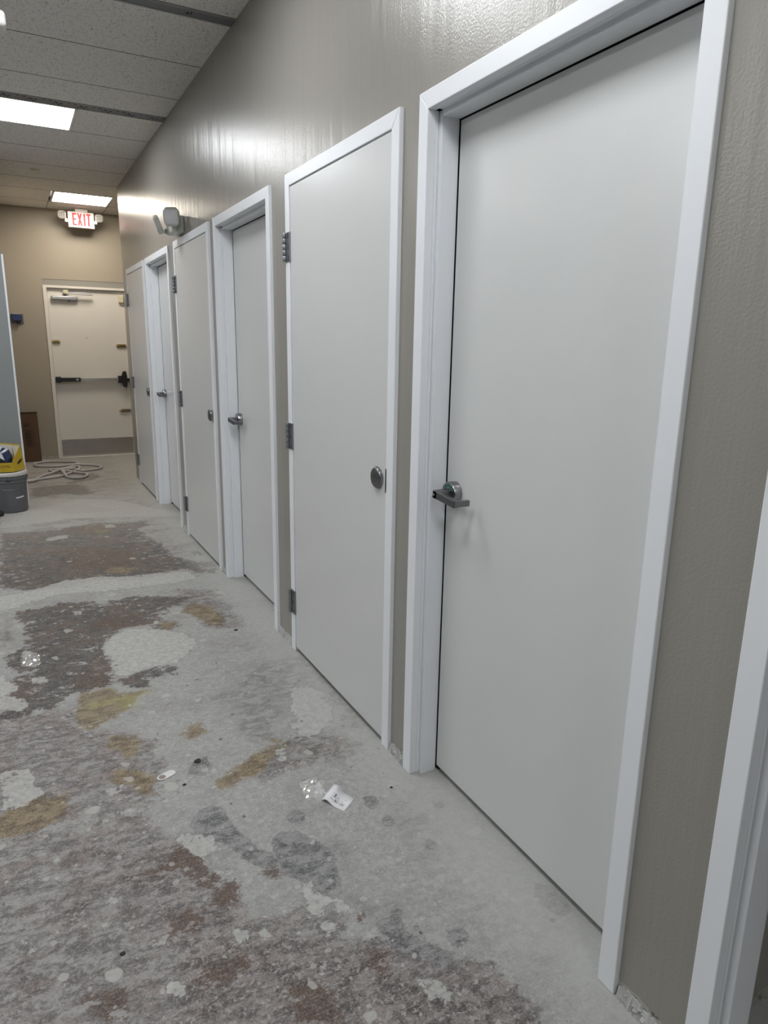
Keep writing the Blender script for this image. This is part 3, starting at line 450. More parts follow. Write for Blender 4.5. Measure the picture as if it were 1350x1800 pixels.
for (a, c) in ROWS:
    joints = [-5.2, -3.6, -2.39, -1.18, 0.02, 1.2, 2.3]
    if a > 8.5: joints = [-5.2, -3.6, -2.39, -1.18, -.58, .05, 1.2, 2.3]
    segs = list(zip(joints[:-1], joints[1:]))
    out = []
    for s0, s1 in segs:
        cur = [(s0, s1)]
        for (lx0, lx1, ly0, ly1, _, _) in LIGHTS:
            if min(ly1, c) - max(ly0, a) > .2:
                nxt = []
                for q0, q1 in cur:
                    if lx1 <= q0 or lx0 >= q1: nxt.append((q0, q1)); continue
                    if q0 < lx0: nxt.append((q0, lx0))
                    if q1 > lx1: nxt.append((lx1, q1))
                cur = nxt
        out += cur
    for q0, q1 in out:
        if q1-q0 > .04: mb.box(q0+gap, q1-gap, a+gap, c-gap, ZC, ZC+.016)
mb.build('ceiling', M_tile, kind='structure')
mb = MB()
for (a, c) in ROWS[:-1]:
    if not any(abs(c-q) < .02 for q in (1.89, 3.715, 5.445)):
        for q0, q1 in ((-5.2, 0 if c < YEND else 1.7),): mb.box(q0, q1, c-.0022, c+.0022, ZC-.0012, ZC+.001)
for x in (-.58, .05): mb.box(x-.003, x+.003, 9.205, YB, ZC-.0012, ZC+.001)
mb.build('trim_4', plain('dark_seam', (.10, .095, .085), .8), kind='structure')
MB().box(-5.35, 2.4, -2.75, YB+.15, ZC+.05, ZC+.1).build('ceiling_deck', M_dark, kind='structure')
for n, (a, c) in enumerate([(3.715, 3.805), (5.445, 5.555), (1.89, 1.98)]):
    t = MB().box(-5.2, 0, a+.006, c-.012, ZC-.004, ZC+.012).build('trim_%d' % (n+1), M_channel, kind='structure')
    MB().box(-3.6, 0, c-.012, c, ZC-.006, ZC+.012)  .box(-5.2, 0, a, a+.006, ZC-.006, ZC+.012).build('lip', M_lip, t)
    mb = MB(); x = -.07
    while x > -3.5:
        yc = (a+c)/2
        if n == 1:
            for dx, dy, r in ((-.03, .012, .0035), (-.012, -.006, .0055), (.012, -.008, .0045), (.002, .022, .0045), (-.02, -.022, .003), (.05, -.036, .0035), (.085, -.036, .0035), (-.05, -.036, .0035)):
                mb.lathe([(r*1.5, 0), (r*1.5, .0015)], frame_at((x+dx*1.2, yc+dy, ZC-.0042), (0, 0, -1), (1, 0, 0)), 8)
            x -= .1525
        else:
            mb.box(x-.158, x-.146, yc-.004, yc+.008, ZC-.0056, ZC-.004).box(x-.138, x-.134, yc-.02, yc+.012, ZC-.0056, ZC-.004)
            x -= 1.2
    mb.build('punched_holes', M_dark, t)

for (x0, x1, y0, y1, mat, lab) in LIGHTS:
    t = empty('ceiling_light', ((x0+x1)/2, (y0+y1)/2, ZC)); tag(t, lab, 'ceiling light')
    e = .018
    MB().box(x0, x1, y0, y0+e, ZC-.003, ZC+.02).box(x0, x1, y1-e, y1, ZC-.003, ZC+.02).box(x0, x0+e, y0, y1, ZC-.003, ZC+.02).box(x1-e, x1, y0, y1, ZC-.003, ZC+.02).build('light_frame', M_plastic, t)
    MB().box(x0+e, x1-e, y0+e, y1-e, ZC+.001, ZC+.01).build('light_diffuser', mat, t)
# unseen panel added to light the room beyond the open doorway
t = empty('ceiling_light', (1.2, -.6, ZC)); tag(t, 'added ceiling light inside the room behind the open doorway', 'ceiling light')
MB().box(.95, 1.45, -.9, -.3, ZC-.02, ZC-.008).build('light_frame', M_plastic, t)
MB().box(.97, 1.43, -.88, -.32, ZC-.026, ZC-.021).build('light_diffuser', emis('added_room_light', (.95, .98, 1), 3), t)

t = empty('smoke_detector', (-.762, 7.616, ZC)); tag(t, 'small round white cap on the ceiling tiles between the two lit ceiling lights', 'detector')
MB().lathe([(.042, 0), (.042, .004), (.036, .010), (.02, .014), (0.0, .015)], frame_at((-.762, 7.616, ZC), (0, 0, -1), (1, 0, 0)), 28).build('cover', M_ivory, t, smooth=True)
MB().lathe([(.048, -.001), (.048, .0025)], frame_at((-.762, 7.616, ZC), (0, 0, -1), (1, 0, 0)), 28).build('mounting_ring', M_plastic, t)

# ------------------------------------------------------------------ door frames and doors on the right wall
FW = .050
def door_frame(root, a, c, xf=-.015, sgn=1, stop=(.025, .083), back=.14, xw=0.0):
    """mitred hollow-metal frame; a near edge, c far edge"""
    def px(v): return v if sgn > 0 else 2*xw - v
    mb = MB()
    x0, x1 = sorted((px(xf), px(.012)))
    mb.prism([(a, 0), (a+FW, 0), (a+FW, H-FW), (a, H)], 0, x0, x1)
    mb.prism([(c, 0), (c-FW, 0), (c-FW, H-FW), (c, H)], 0, x0, x1)
    mb.prism([(a, H), (a+FW, H-FW), (c-FW, H-FW), (c, H)], 0, x0, x1)
    fr = mb.build('door_frame', M_white, root, bevel=.0022, seg=2)
    mb = MB()
    e = .016; q0, q1, qb, qf = stop[0], stop[1], back, .0122
    if sgn < 0:
        qf, q0, q1, qb = xw-.0122, xw-.03, xw-.08, xw-.115
    for o_, i_, d_ in ((a+.034, a+FW, e), (c-.034, c-FW, -e)):
        gq, gd = .003*(1 if sgn > 0 else -1), .004*(1 if d_ > 0 else -1)
        mb.prism([(qf, o_), (qf, i_), (q0-gq, i_), (q0-gq, i_-gd), (q0, i_-gd), (q0, i_+d_), (q1, i_+d_), (q1, i_), (qb, i_), (qb, o_)], 2, 0, H-FW)
    zi = H-FW
    mb.prism([(qf, H-.034), (qf, zi), (q0, zi), (q0, zi-e), (q1, zi-e), (q1, zi), (qb, zi), (qb, H-.034)], 1, a+FW+e, c-FW-e)
    mb.build('door_stop', M_white, root, bevel=.0009, seg=2)
    return fr
def lever_set(root, xd, yc, zc, green):
    M = frame_at((xd, yc, zc), (-1, 0, 0), (0, 0, 1))
    lv = MB().lathe([(.037, 0), (.037, .026), (.0355, .028), (.012, .028)], M, 48).build('lever_handle', M_msteel, root, smooth=True)
    # square shank, arm, return
    mb = MB()
    R5 = Matrix.Translation((0, yc, zc)) @ Matrix.Rotation(math.radians(5), 4, 'X') @ Matrix.Translation((0, -yc, -zc))
    mb.prism([(xd-.026, yc-.015), (xd-.026, yc+.013), (xd-.080, yc+.011), (xd-.080, yc-.012)], 2, zc-.0125, zc+.0125, R5)
    mb.prism([(xd-.080, yc+.011), (xd-.068, yc+.011), (xd-.064, yc-.012), (xd-.062, yc-.10), (xd-.074, yc-.112), (xd-.080, yc-.108)], 2, zc-.0115, zc+.0115, R5)
    mb.prism([(xd-.078, yc-.112), (xd-.064, yc-.098), (xd-.024, yc-.102), (xd-.024, yc-.114)], 2, zc-.0095, zc+.0095, R5)
    mb.build('lever', M_dsteel, lv, bevel=.0015)
    MB().lathe([(.0045, 0), (.0045, .0012), (.0025, .0014)], frame_at((xd-.080, yc+.002, zc+.001), (-1, 0, 0), (0, 0, 1)), 14).build('keyhole', M_chrome, lv)
    if green:
        mb = MB(); pts = []
        for k in range(9):
            an = math.radians(25+k*16.25); pts.append((math.cos(an)*.031, math.sin(an)*.031))
        for k in range(8, -1, -1):
            an = math.radians(25+k*16.25); pts.append((math.cos(an)*.021, math.sin(an)*.021))
        # local x = up, local y = sideways
        mb.prism([(q, p) for p, q in pts], 2, .0278, .0292, M)
        mb.build('occupancy_indicator', M_green, lv)
    return lv
def inswing(n, label):
    a, c = DOORS[n]
    root = empty('door_%d' % n, (0, (a+c)/2, 0)); tag(root, label, 'door', kind='structure')
    door_frame(root, a, c)
    MB().box(.0835, .127, a+FW+.003, c-FW-.0215, .022, H-FW-.020).build('door_panel', M_door, root, bevel=.002)
    MB().box(.1275, .134, a+FW-.004, c-FW+.004, 0, H-FW+.01).box(.092, .1275, c-FW-.0208, c-FW+.002, .0, H-FW+.01).box(.092, .1275, a+FW, c-FW-.02, H-FW-.0192, H-FW).build('shadow_backing', M_dark, root)
    lever_set(root, .0835, c-FW-.073, 1.03, n == 1)
def outswing(n, label):
    a, c = DOORS[n]
    root = empty('door_%d' % n, (0, (a+c)/2, 0)); tag(root, label, 'door', kind='structure')
    door_frame(root, a, c, stop=(.036, .09))
    MB().box(-.012, .032, a+FW+.0025, c-FW-.004, .024, H-FW-.005).build('door_panel', M_door, root, bevel=.0015)
    MB().box(.095, .100, a+FW-.004, c-FW+.004, 0, H-FW+.01).build('shadow_backing', M_dark, root)
    yc = c-FW+.001
    for z in (1.89, 1.068, .254):
        h = MB().box(-.0185, -.011, c-FW-.010, c-.006, z-.060, z+.060).build('hinge', M_hinge, root, bevel=.001)
        mb = MB()
        for q in range(5):
            z0 = z-.060+q*.024
            mb.lathe([(.0085, .0006), (.009, .0015), (.009, .0225), (.0085, .0234)], frame_at((-.0235, c-.012, z0), (0, 0, 1), (1, 0, 0)), 16)
        mb.build('knuckle', M_hinge, h, smooth=True)
        MB().box(-.0195, -.018, yc+.004, yc+.008, z+.035, z+.058).box(-.0195, -.018, yc+.004, yc+.008, z-.010, z+.010).box(-.0195, -.018, yc+.004, yc+.008, z-.058, z-.036).build('slot', M_dark, h)
    M = frame_at((-.012, a+FW+.060, 1.026), (-1, 0, 0), (0, 0, 1))
    kn = MB().lathe([(.034, 0), (.0375, .002), (.0375, .004), (.039, .0045), (.039, .006), (.037, .0065), (.037, .0085), (.036, .012), (.033, .0145), (.0, .0155)], M, 48).build('turn_knob', M_dsteel, root, smooth=True)
    mb = MB()
    for k in range(40):
        an = 2*PI*k/40
        mb.box(-.0008, .0008, -.0012, .0012, .003, .0085, M @ Matrix.Rotation(an, 4, 'Z') @ Matrix.Translation((.0378, 0, 0)))
    mb.build('knurled_edge', M_chrome, kn)
    MB().box(-.0172, -.012, a+FW-.005, a+FW-.0008, 1.024-.042, 1.024+.042).build('strike_slot', M_black, root)
inswing(1, 'nearest closed grey door, set deep in a wide white frame, lever with green indicator')
outswing(2, 'flush grey door with three hinges and round knob, second closed door from the camera')
inswing(3, 'recessed grey lever door in white frame between two flush hinged doors')
outswing(4, 'flush grey door under the wall-mounted emergency light')
inswing(5, 'narrow-looking recessed grey lever door, second from the far end')
outswing(6, 'farthest flush grey door of the row, next to the exit end')
root = empty('door_7', (0, .2, 0)); tag(root, 'open doorway with white frame at the right edge, no door leaf in view', 'doorway', kind='structure')
door_frame(root, *D0, back=.125)
root = empty('door_8', (-1.115, 7.47, 0)); tag(root, 'white door frame edge on the corridor side of the left partition', 'doorway', kind='structure')
door_frame(root, YP+.005, 7.985, xf=-.015-1.115, sgn=-1, stop=(.03-1.115, .08-1.115), back=.115-1.115, xw=-1.115)

# crumbled strips where the baseboard was torn off
def rubble(y0, y1, n):
    mb = MB()
    for q in range(n):
        y = y0 + (y1-y0)*random.random(); z = random.random()*.026; r = .003+random.random()*.006
        M = Matrix.Translation((-.004-random.random()*.010*(1-z/.03), y, z*.6+r*.3)) @ Matrix.Rotation(random.random()*6, 4, 'Z') @ Matrix.Rotation(random.random()*6, 4, 'X')
        mb.box(-r*.6, r*.6, -r*1.5, r*1.5, -r*.35, r*.35, M)
    K = 30; P0 = []
    for k in range(K+1):
        y = y0+(y1-y0)*k/K
        P0.append((y, .010+random.random()*.008, .024+random.random()*.014))
    for (ya, da, za), (yb, db, zb) in zip(P0[:-1], P0[1:]):
        mb.quad([(-da, ya, 0), (-db, yb, 0), (-.004, yb, zb), (-.004, ya, za)])
        mb.quad([(-.004, ya, za), (-.004, yb, zb), (0, yb, zb), (0, ya, za)])
    return mb
for k, (y0, y1) in enumerate([(D0[1]+.005, DOORS[1][0]-.005), (DOORS[1][1]+.005, DOORS[2][0]-.005), (DOORS[2][1]+.005, DOORS[3][0]-.005), (DOORS[3][1]+.005, DOORS[4][0]-.005), (DOORS[4][1]+.005, DOORS[5][0]-.005)]):
    rubble(y0, y1, 26 if k == 0 else 14).build('baseboard_right' if k == 0 else 'baseboard_right.%03d' % k, M_paste, kind='structure')

# ------------------------------------------------------------------ exit door at the back
root = empty('door_9', (-.21, YB, 0)); tag(root, 'cream exit door with black and steel push bar and kick plate', 'door', kind='structure')
XL, XR, ZT = -.70, .28, 2.136
MB().box(XL, XR, YB+.004, YB+.05, ZT, 2.209).build('header_strip', M_headgrey, root)
mb = MB()
mb.prism([(XL, 0), (XL+.042, 0), (XL+.042, ZT-.028), (XL, ZT)], 1, YB-.012, YB+.06)
mb.prism([(XR, 0), (XR-.042, 0), (XR-.042, ZT-.028), (XR, ZT)], 1, YB-.012, YB+.06)
mb.prism([(XL, ZT), (XL+.042, ZT-.028), (XR-.042, ZT-.028), (XR, ZT)], 1, YB-.012, YB+.06)
mb.build('door_frame', M_cream, root, bevel=.002)
PX0, PX1, YD = -.655, .235, YB+.028
MB().box(PX0, PX1, YD, YD+.045, .02, ZT-.03).build('door_panel', M_cream, root, bevel=.002)
MB().box(XL+.03, XR-.03, YB-.03, YB+.06, 0, .014).build('threshold', M_lid, root, bevel=.004)
mb = MB().box(PX0+.01, PX1-.006, YD-.003, YD, .028, .236)
kp = mb.build('kick_plate', M_kick, root, bevel=.001)
mb = MB()
for x in (PX0+.03, -.40, -.20, 0, PX1-.03):
    for z in (.042, .222): mb.lathe([(.005, 0), (.004, .0015), (0, .002)], frame_at((x, YD-.003, z), (0, -1, 0), (0, 0, 1)), 10)
mb.build('screw', M_steel, kp)
# push bar
zb = 1.0
def xr(p): return p
bar = MB().box(-.36, .10, YD-.062, YD-.020, zb-.024, zb+.022).build('push_bar', M_steel, root, bevel=.006, label='brushed steel push pad with black ends')
MB().box(-.585, -.36, YD-.064, YD-.018, zb-.026, zb+.024).build('bar_cover', M_black, bar, bevel=.005)
MB().lathe([(.0, .001), (.015, .001), (.015, 0)], frame_at((-.40, YD-.0645, zb), (0, -1, 0), (0, 0, 1)), 20).build('bar_badge', M_steel, bar)
MB().box(-.65, -.585, YD-.070, YD, zb-.036, zb+.036).build('end_cap', M_black, bar, bevel=.008)
mb = MB().box(.09, .135, YD-.085, YD, zb-.045, zb+.045)
mb.prism([(.135, -.04), (.155, -.10), (.19, -.105), (.20, -.045), (.20, .045), (.19, .105), (.155, .10), (.135, .04)], 1, YD-.075, YD, Matrix.Translation((0, 0, zb)))
mb.build('latch_head', M_black, bar, bevel=.006)
MB().box(.20, .232, YD-.05, YD-.01, zb-.028, zb+.012).build('latch_strike', M_black, bar, bevel=.003)
# closer
cl = MB().box(-.615, -.315, YD-.055, YD, 1.968, 2.018).build('door_closer', M_steel, root, bevel=.012, seg=3)
MB().lathe([(.016, 0), (.016, .016), (.01, .02)], frame_at((-.46, YD-.028, 2.016), (0, 0, 1), (1, 0, 0)), 18).build('pivot', M_dsteel, cl)
MB().lathe([(.012, 0), (.010, .014)], frame_at((-.415, YD-.028, 1.97), (0, 0, -1), (1, 0, 0)), 16).build('valve', M_dark, cl)
MB().box(-.46, -.14, YD-.06, YD-.045, 2.038, 2.048, Matrix.Translation((-.46, YD, 2.04)) @ Matrix.Rotation(.02, 4, 'Y') @ Matrix.Translation((.46, -YD, -2.04))).box(-.40, -.15, YD-.09, YD-.075, 2.052, 2.060).build('closer_arm', M_dsteel, cl, bevel=.002)
MB().prism([(-.483, 2.052), (-.413, 2.052), (-.423, 2.088), (-.473, 2.088)], 1, YD-.05, YD-.02).build('magnet_block', M_ivory, root, bevel=.003)
MB().box(.165, .225, YD-.04, YD, 1.965, 2.05).box(.185, .232, YD-.02, YD, 1.935, 1.965).build('alarm_contact', M_ivory, root, bevel=.004)
def bolt(x, z, wd, mat, flip=1):
    q = MB().box(x-wd/2, x+wd/2, YD-.008, YD, z-.022, z+.020).build('slide_bolt', mat, root, bevel=.002)
    MB().tube([(x-wd/2-.012*flip, YD-.016, z), (x+wd/2+.008, YD-.016, z)], .007, 10).build('bolt_rod', mat, q, smooth=True)
    MB().box(x-wd*.28, x-wd*.05, YD-.026, YD-.006, z-.016, z+.016).box(x+wd*.2, x+wd*.34, YD-.026, YD-.006, z-.016, z+.016).build('bolt_guide', mat, q, bevel=.003)
    return q
bolt(-.602, 1.467, .085, M_brass); bolt(.165, 1.425, .11, M_brass)
bolt(.165, .590, .115, plain('dull_brass', (.26, .21, .15), .45, .9), 2.2)
MB().lathe([(.006, 0), (.004, .003)], frame_at((-.244, YD, 1.518), (0, -1, 0), (0, 0, 1)), 12).build('peephole', M_dark, root)

# ------------------------------------------------------------------ exit sign with lamp heads
YX = 9.50
t = empty('exit_sign', (-.222, YX, ZC)); tag(t, 'red and white EXIT sign with two lamp heads hung over the cream exit door', 'sign')
hs = MB().box(-.366, -.078, YX-.022, YX+.022, 2.795, 2.972).build('sign_housing', emis('lit_white_face', (1, .93, .86), .02), t, bevel=.006)
MB().box(-.282, -.146, YX-.03, YX+.05, 2.972, ZC).build('canopy', M_plastic, t, bevel=.003)
def letter(ch, cx):
    mb = MB(); w2, z0, z1, s = .0235, 2.818, 2.955, .0175
    y0, y1 = YX-.0245, YX-.0215
    if ch == 'E': mb.box(cx-w2, cx-w2+s, y0, y1, z0, z1).box(cx-w2+s, cx+w2, y0, y1, z0, z0+s).box(cx-w2+s, cx+w2, y0, y1, z1-s, z1).box(cx-w2+s, cx+w2*.75, y0, y1, (z0+z1)/2-s*.45, (z0+z1)/2+s*.55)
    if ch == 'I': mb.box(cx-s/2, cx+s/2, y0, y1, z0, z1)
    if ch == 'T': mb.box(cx-w2*1.05, cx+w2*1.05, y0, y1, z1-s, z1).box(cx-s/2, cx+s/2, y0, y1, z0, z1-s)
    if ch == 'X':
        mb.prism([(cx-w2*1.1, z0), (cx-w2*1.1+s, z0), (cx+w2*1.1, z1), (cx+w2*1.1-s, z1)], 1, y0, y1)
        mb.prism([(cx+w2*1.1, z0), (cx+w2*1.1-s, z0), (cx-w2*1.1, z1), (cx-w2*1.1+s, z1)], 1, y0-.0004, y1)
    mb.build('letter_%s' % ch.lower(), M_red, hs)
for ch, cx in zip('EXIT', (-.295, -.238, -.186, -.140)): letter(ch, cx)
def lamp_head(parent, c, n, w_=.088, h_=.088, arm=None, ribs=4, roll=0.0, matb=None, lensm=None):
    """square LED head facing direction n"""
    M = frame_at(c, n, (0, 0, 1)) @ Matrix.Rotation(roll, 4, 'Z')
    matb = matb or M_plastic
    hd = MB().prism([(h_/2*a_, w_/2*b_) for a_, b_ in ((1, -.62), (1, .62), (.62, 1), (-.62, 1), (-1, .62), (-1, -.62), (-.62, -1), (.62, -1))], 2, -.038, 0, M).build('lamp_head', matb, parent, bevel=.010, seg=3)
    mb = MB(); u = w_*.82
    mb.box(-u/2, u/2, -u/2, u/2, -.001, .002, M)
    lens = mb.build('lens', lensm or M_lens, hd, bevel=.001)
    return hd
h1 = lamp_head(t, (-.432, YX-.035, 2.925), (-.12, -1, -.12), lensm=M_glens)
h2 = lamp_head(t, (-.020, YX-.035, 2.918), (.05, -1, -.12), lensm=M_glens)
for hd, x0, x1 in ((h1, -.402, -.366), (h2, -.078, -.045)):
    MB().box(x0, x1, YX-.02, YX+.012, 2.850, 2.885).box(min(x0, x1) if hd is h1 else x1-.02, (x0+.02) if hd is h1 else x1, YX-.018, YX+.01, 2.88, 2.90).build('swivel_arm', M_plastic, t, bevel=.004)
for hd, cx, cz in ((h1, -.432, 2.925), (h2, -.020, 2.918)):
    mb = MB()
    for i in range(4):
        for j in range(4):
            mb.lathe([(.0062, 0), (.005, .004), (0, .006)], frame_at((cx-.027+i*.018, YX-.038, cz-.027+j*.018), (0, -1, -.1), (0, 0, 1)), 10)
    mb.build('reflector_cells', M_plastic, hd)

# ------------------------------------------------------------------ emergency light on the right wall
t = empty('emergency_light', (0, 5.13, 2.2)); tag(t, 'grey twin-head emergency light mounted on the wall above a flush door', 'emergency light')
MB().box(-.085, 0, 5.045, 5.225, 2.203, 2.315).build('battery_box', M_lampgrey, t, bevel=.006)
MB().lathe([(.006, 0), (.006, .002)], frame_at((-.03, 5.10, 2.203), (0, 0, -1), (1, 0, 0)), 12).build('test_button', M_chrome, t)
a1 = MB().box(-.080, -.05, 5.035, 5.065, 2.205, 2.26).build('swivel_arm', M_lampgrey, t, bevel=.004)
lamp_head(t, (-.098, 4.985, 2.288), (-.42, -1, -.22), .105, .118, matb=M_lampgrey)
MB().box(-.095, -.055, 5.225, 5.255, 2.215, 2.245).build('swivel_arm', M_lampgrey, t, bevel=.004)
lamp_head(t, (-.155, 5.235, 2.262), (-1, .18, -.38), .105, .118, matb=M_lampgrey, roll=.05)

# ------------------------------------------------------------------ light fixture end at the top left corner
t = empty('emergency_light', (-1.06, 3.55, ZC)); tag(t, 'white rounded fixture end hanging at the top left edge of the picture', 'emergency light')
MB().box(-1.22, -1.012, 3.52, 3.60, 2.712, 2.772).build('housing', M_plastic, t, bevel=.016, seg=4)
MB().tube([(-1.12, 3.56, 2.765), (-1.12, 3.56, ZC)], .012, 14).build('stem', M_plastic, t, smooth=True)
MB().lathe([(.055, 0), (.055, .008), (.03, .016), (0, .017)], frame_at((-1.12, 3.56, ZC), (0, 0, -1), (1, 0, 0)), 24).build('canopy', M_plastic, t, smooth=True)

# ------------------------------------------------------------------ blue and grey device on the back wall
t = empty('wall_device', (-1.0, YB, 1.73)); tag(t, 'small dark blue and grey electrical box on the tan wall left of the exit door', 'electrical box')
MB().box(-1.075, -.943, YB-.02, YB, 1.675, 1.785).build('back_box', plain('grey_box_metal', (.09, .09, .085), .4), t, bevel=.005)
MB().prism([(-1.065, 1.70), (-.965, 1.70), (-.955, 1.772), (-1.055, 1.785), (-1.068, 1.77)], 1, YB-.055, YB-.02).build('cover', plain('navy_plastic', (.02, .03, .11), .3), t, bevel=.008)
MB().box(-1.05, -.975, YB-.058, YB-.02, 1.779, 1.786).build('cover_rim', M_steel, t, bevel=.002)
MB().lathe([(.02, 0), (.02, .025), (.012, .032)], frame_at((-1.0, YB-.035, 1.70), (0, 0, -1), (1, 0, 0)), 18).build('cable_gland', M_black, t, smooth=True)

# ------------------------------------------------------------------ cardboard box
t = empty('cardboard_box', (-1.0, 9.60, 0)); tag(t, 'tall brown cardboard box standing against the back wall behind the left partition', 'box')
Mx = Matrix.Translation((-1.03, 9.60, 0)) @ Matrix.Rotation(math.radians(4), 4, 'Z') @ Matrix.Rotation(math.radians(-.4), 4, 'Y')
MB().box(-.085, .128, -.055, .055, .002, .598, Mx).build('box_body', M_card, t, bevel=.002)
MB().box(-.085, .130, -.0565, .0565, .604, .611, Mx).box(-.08, .125, -.05, .05, .598, .604, Mx).build('top_flap', plain('dark_card_edge', (.03, .018, .01), .8), t)
MB().box(-.085, .130, -.002, .002, .598, .6035, Mx).build('flap_seam', M_card, t)
mb = MB()
for k, z in enumerate((.465, .452, .442)):
    mb.box(-.035, .030-.004*k, -.0562, -.0549, z, z+.006, Mx)
mb.box(-.035, -.030, -.0562, -.0549, .44, .49, Mx).box(-.035, .035, -.0562, -.0549, .486, .491, Mx).box(.03, .036, -.0562, -.0549, .462, .49, Mx)
mb.box(-.050, .062, -.0562, -.0549, .404, .407, Mx).box(.060, .063, -.0562, -.0549, .19, .407, Mx).box(-.04, .063, -.0562, -.0549, .19, .193, Mx)
z = .39
while z > .20:
    h_ = random.choice((.004, .006, .003)); e = random.choice((.035, .045, .05, .04))
    mb.box(-.035+random.random()*.01, e, -.0562, -.0549, z-h_, z, Mx); z -= h_+random.choice((.005, .007, .009))
mb.build('printing', M_ink, t)

# ------------------------------------------------------------------ bucket with lid, carton on top
bx, by = -1.243, 6.815
t = empty('bucket', (bx, by, 0)); tag(t, 'grey plastic bucket with dirty white lid, left edge, in front of the partition', 'bucket')
M0 = frame_at((bx, by, 0), (0, 0, 1), (1, 0, 0))
MB().lathe([(.0, .002), (.122, .002), (.128, .006), (.131, .02), (.136, .20), (.139, .268), (.1445, .270), (.1445, .276), (.1405, .279), (.141, .298), (.1455, .300), (.1455, .306), (.1415, .309), (.142, .340), (.135, .34), (0, .338)], M0, 64).build('bucket_body', M_bucket, t, smooth=True)
MB().lathe([(.138, .326), (.147, .326), (.150, .330), (.150, .352), (.147, .358), (.138, .360), (.134, .352), (0, .350)], M0, 64).build('lid', M_lid, t, smooth=True)
Mh = M0
pts = []
for k in range(25):
    an = PI*k/24; pts.append((bx+.146*math.cos(an), by-.150*math.sin(an)-.004, .305-.095*math.sin(an)*1.0))
MB().tube(pts, .002, 8).build('wire_handle', M_dsteel, t, smooth=True)
mb = MB()
for sgx in (-1, 1): MB().lathe([(.014, 0), (.014, .008), (.006, .010)], frame_at((bx+sgx*.1415, by-.004, .305), (sgx, 0, 0), (0, 0, 1)), 16).build('handle_lug', M_bucket, t, smooth=True)
def wrap(a0, a1, z0, z1, r, name, mat, slope=0):
    mb = MB(); K = 12
    for k in range(K):
        q0 = a0+(a1-a0)*k/K; q1 = a0+(a1-a0)*(k+1)/K
        A = [(bx+r*math.cos(q), by+r*math.sin(q)) for q in (q0, q1)]
        s0 = slope*k/K; s1 = slope*(k+1)/K
        mb.quad([(A[0][0], A[0][1], z0+s0), (A[1][0], A[1][1], z0+s1), (A[1][0], A[1][1], z1+s1), (A[0][0], A[0][1], z1+s0)])
    return mb.build(name, mat, t)
wrap(math.radians(-72), math.radians(-40), .128, .140, .1352, 'white_strip', M_paper, .006)
mb = MB()
random.seed(3)
px_, pz_ = math.radians(-95), .325
for k in range(14):
    an = math.radians(-90+random.uniform(-9, 12)); z = .322-random.random()*.05; r = .002+random.random()*.005
    mb.lathe([(r, 0), (r*.5, .0015)], frame_at((bx+.1425*math.cos(an), by+.1425*math.sin(an), z), (math.cos(an), math.sin(an), 0), (0, 0, 1)), 8)
mb.build('paint_drips', M_black, t)

t = empty('yellow_carton', (-1.24, 6.79, .36)); tag(t, 'open yellow cardboard carton lying tilted on the bucket lid', 'carton')
Mc = Matrix.Translation((-1.185, 6.70, .3645)) @ Matrix.Rotation(math.radians(-6), 4, 'Z')
# local: x to the left negative, y away, z up
Wc, Dc, Hc_ = .25, .15, .082
def slab(mb, a, b_, c_, d_, th=.003):
    P_ = [Mc @ Vector(q) for q in (a, b_, c_, d_)]
    n_ = (P_[1]-P_[0]).cross(P_[2]-P_[0]).normalized()*th
    V1 = [mb.bm.verts.new(q) for q in P_]; V2 = [mb.bm.verts.new(q+n_) for q in P_]
    mb.bm.faces.new(V1); mb.bm.faces.new(V2[::-1])
    for i in range(4): mb.bm.faces.new([V1[i], V2[i], V2[(i+1) % 4], V1[(i+1) % 4]])
mb = MB()
slab(mb, (-Wc, 0, 0), (0, 0, 0), (0, Dc, 0), (-Wc, Dc, 0))
slab(mb, (-Wc, 0, 0), (0, 0, 0), (-.014, -.012, Hc_), (-Wc, -.012, Hc_))
slab(mb, (0, 0, 0), (.062, Dc, 0), (.040, Dc, .215), (-.014, -.012, Hc_))
slab(mb, (-Wc, Dc, 0), (.062, Dc, 0), (.040, Dc+.01, .215), (-Wc, Dc+.01, .25))
mb.build('carton_body', M_yellow, t)
mb = MB(); slab(mb, (-.010, Dc-.002, .10), (.034, Dc-.004, .10), (.034, Dc+.002, .205), (-.022, Dc+.002, .208), .002)
slab(mb, (-Wc, Dc-.004, .10), (-.022, Dc-.004, .10), (-.022, Dc, .215), (-Wc, Dc, .235), .002)
mb.build('pale_lining', M_yback, t)
text_mesh('ROYAL', .030, 'lettering', M_ink, Mc @ frame_at((-.075, -.0098, .048), (0, -1, -.12), (1, 0, 0)), t)
mb = MB()
for k in range(4): mb.box(-.17, -.02, -.0035, -.0006, .010+k*.006, .0125+k*.006, Mc)
mb.build('small_print', plain('brown_print', (.30, .17, .02), .7), t)
mb = MB()
for k in range(3):
    slab(mb, (.014+.004*k, .045, .045+k*.012), (.046+.004*k, .11, .075+k*.012), (.046+.003*k, .11, .080+k*.012), (.013+.004*k, .045, .050+k*.012), -.0032)
mb.build('side_print', M_ink, t)
def bag(name, pts3, mat, label, cat, seed, parts=True):
    r = random.Random(seed)
    o = MB()
    cx = [Vector(p) for p in pts3]
    c = sum(cx, Vector())/len(cx)
    bm = o.bm
    for p in cx: bm.verts.new(p)
    bmesh.ops.convex_hull(bm, input=bm.verts)
    bmesh.ops.subdivide_edges(bm, edges=bm.edges, cuts=3, use_grid_fill=True)
    for v in bm.verts: v.co += Vector((r.uniform(-1, 1), r.uniform(-1, 1), r.uniform(-1, 1)))*.0035
    root = empty(name, tuple(c)); tag(root, label, cat)
    ob = o.build('wrapper', mat, root, smooth=True)
    return root
def mc(x, y, z): return tuple(Mc @ Vector((x, y, z)))
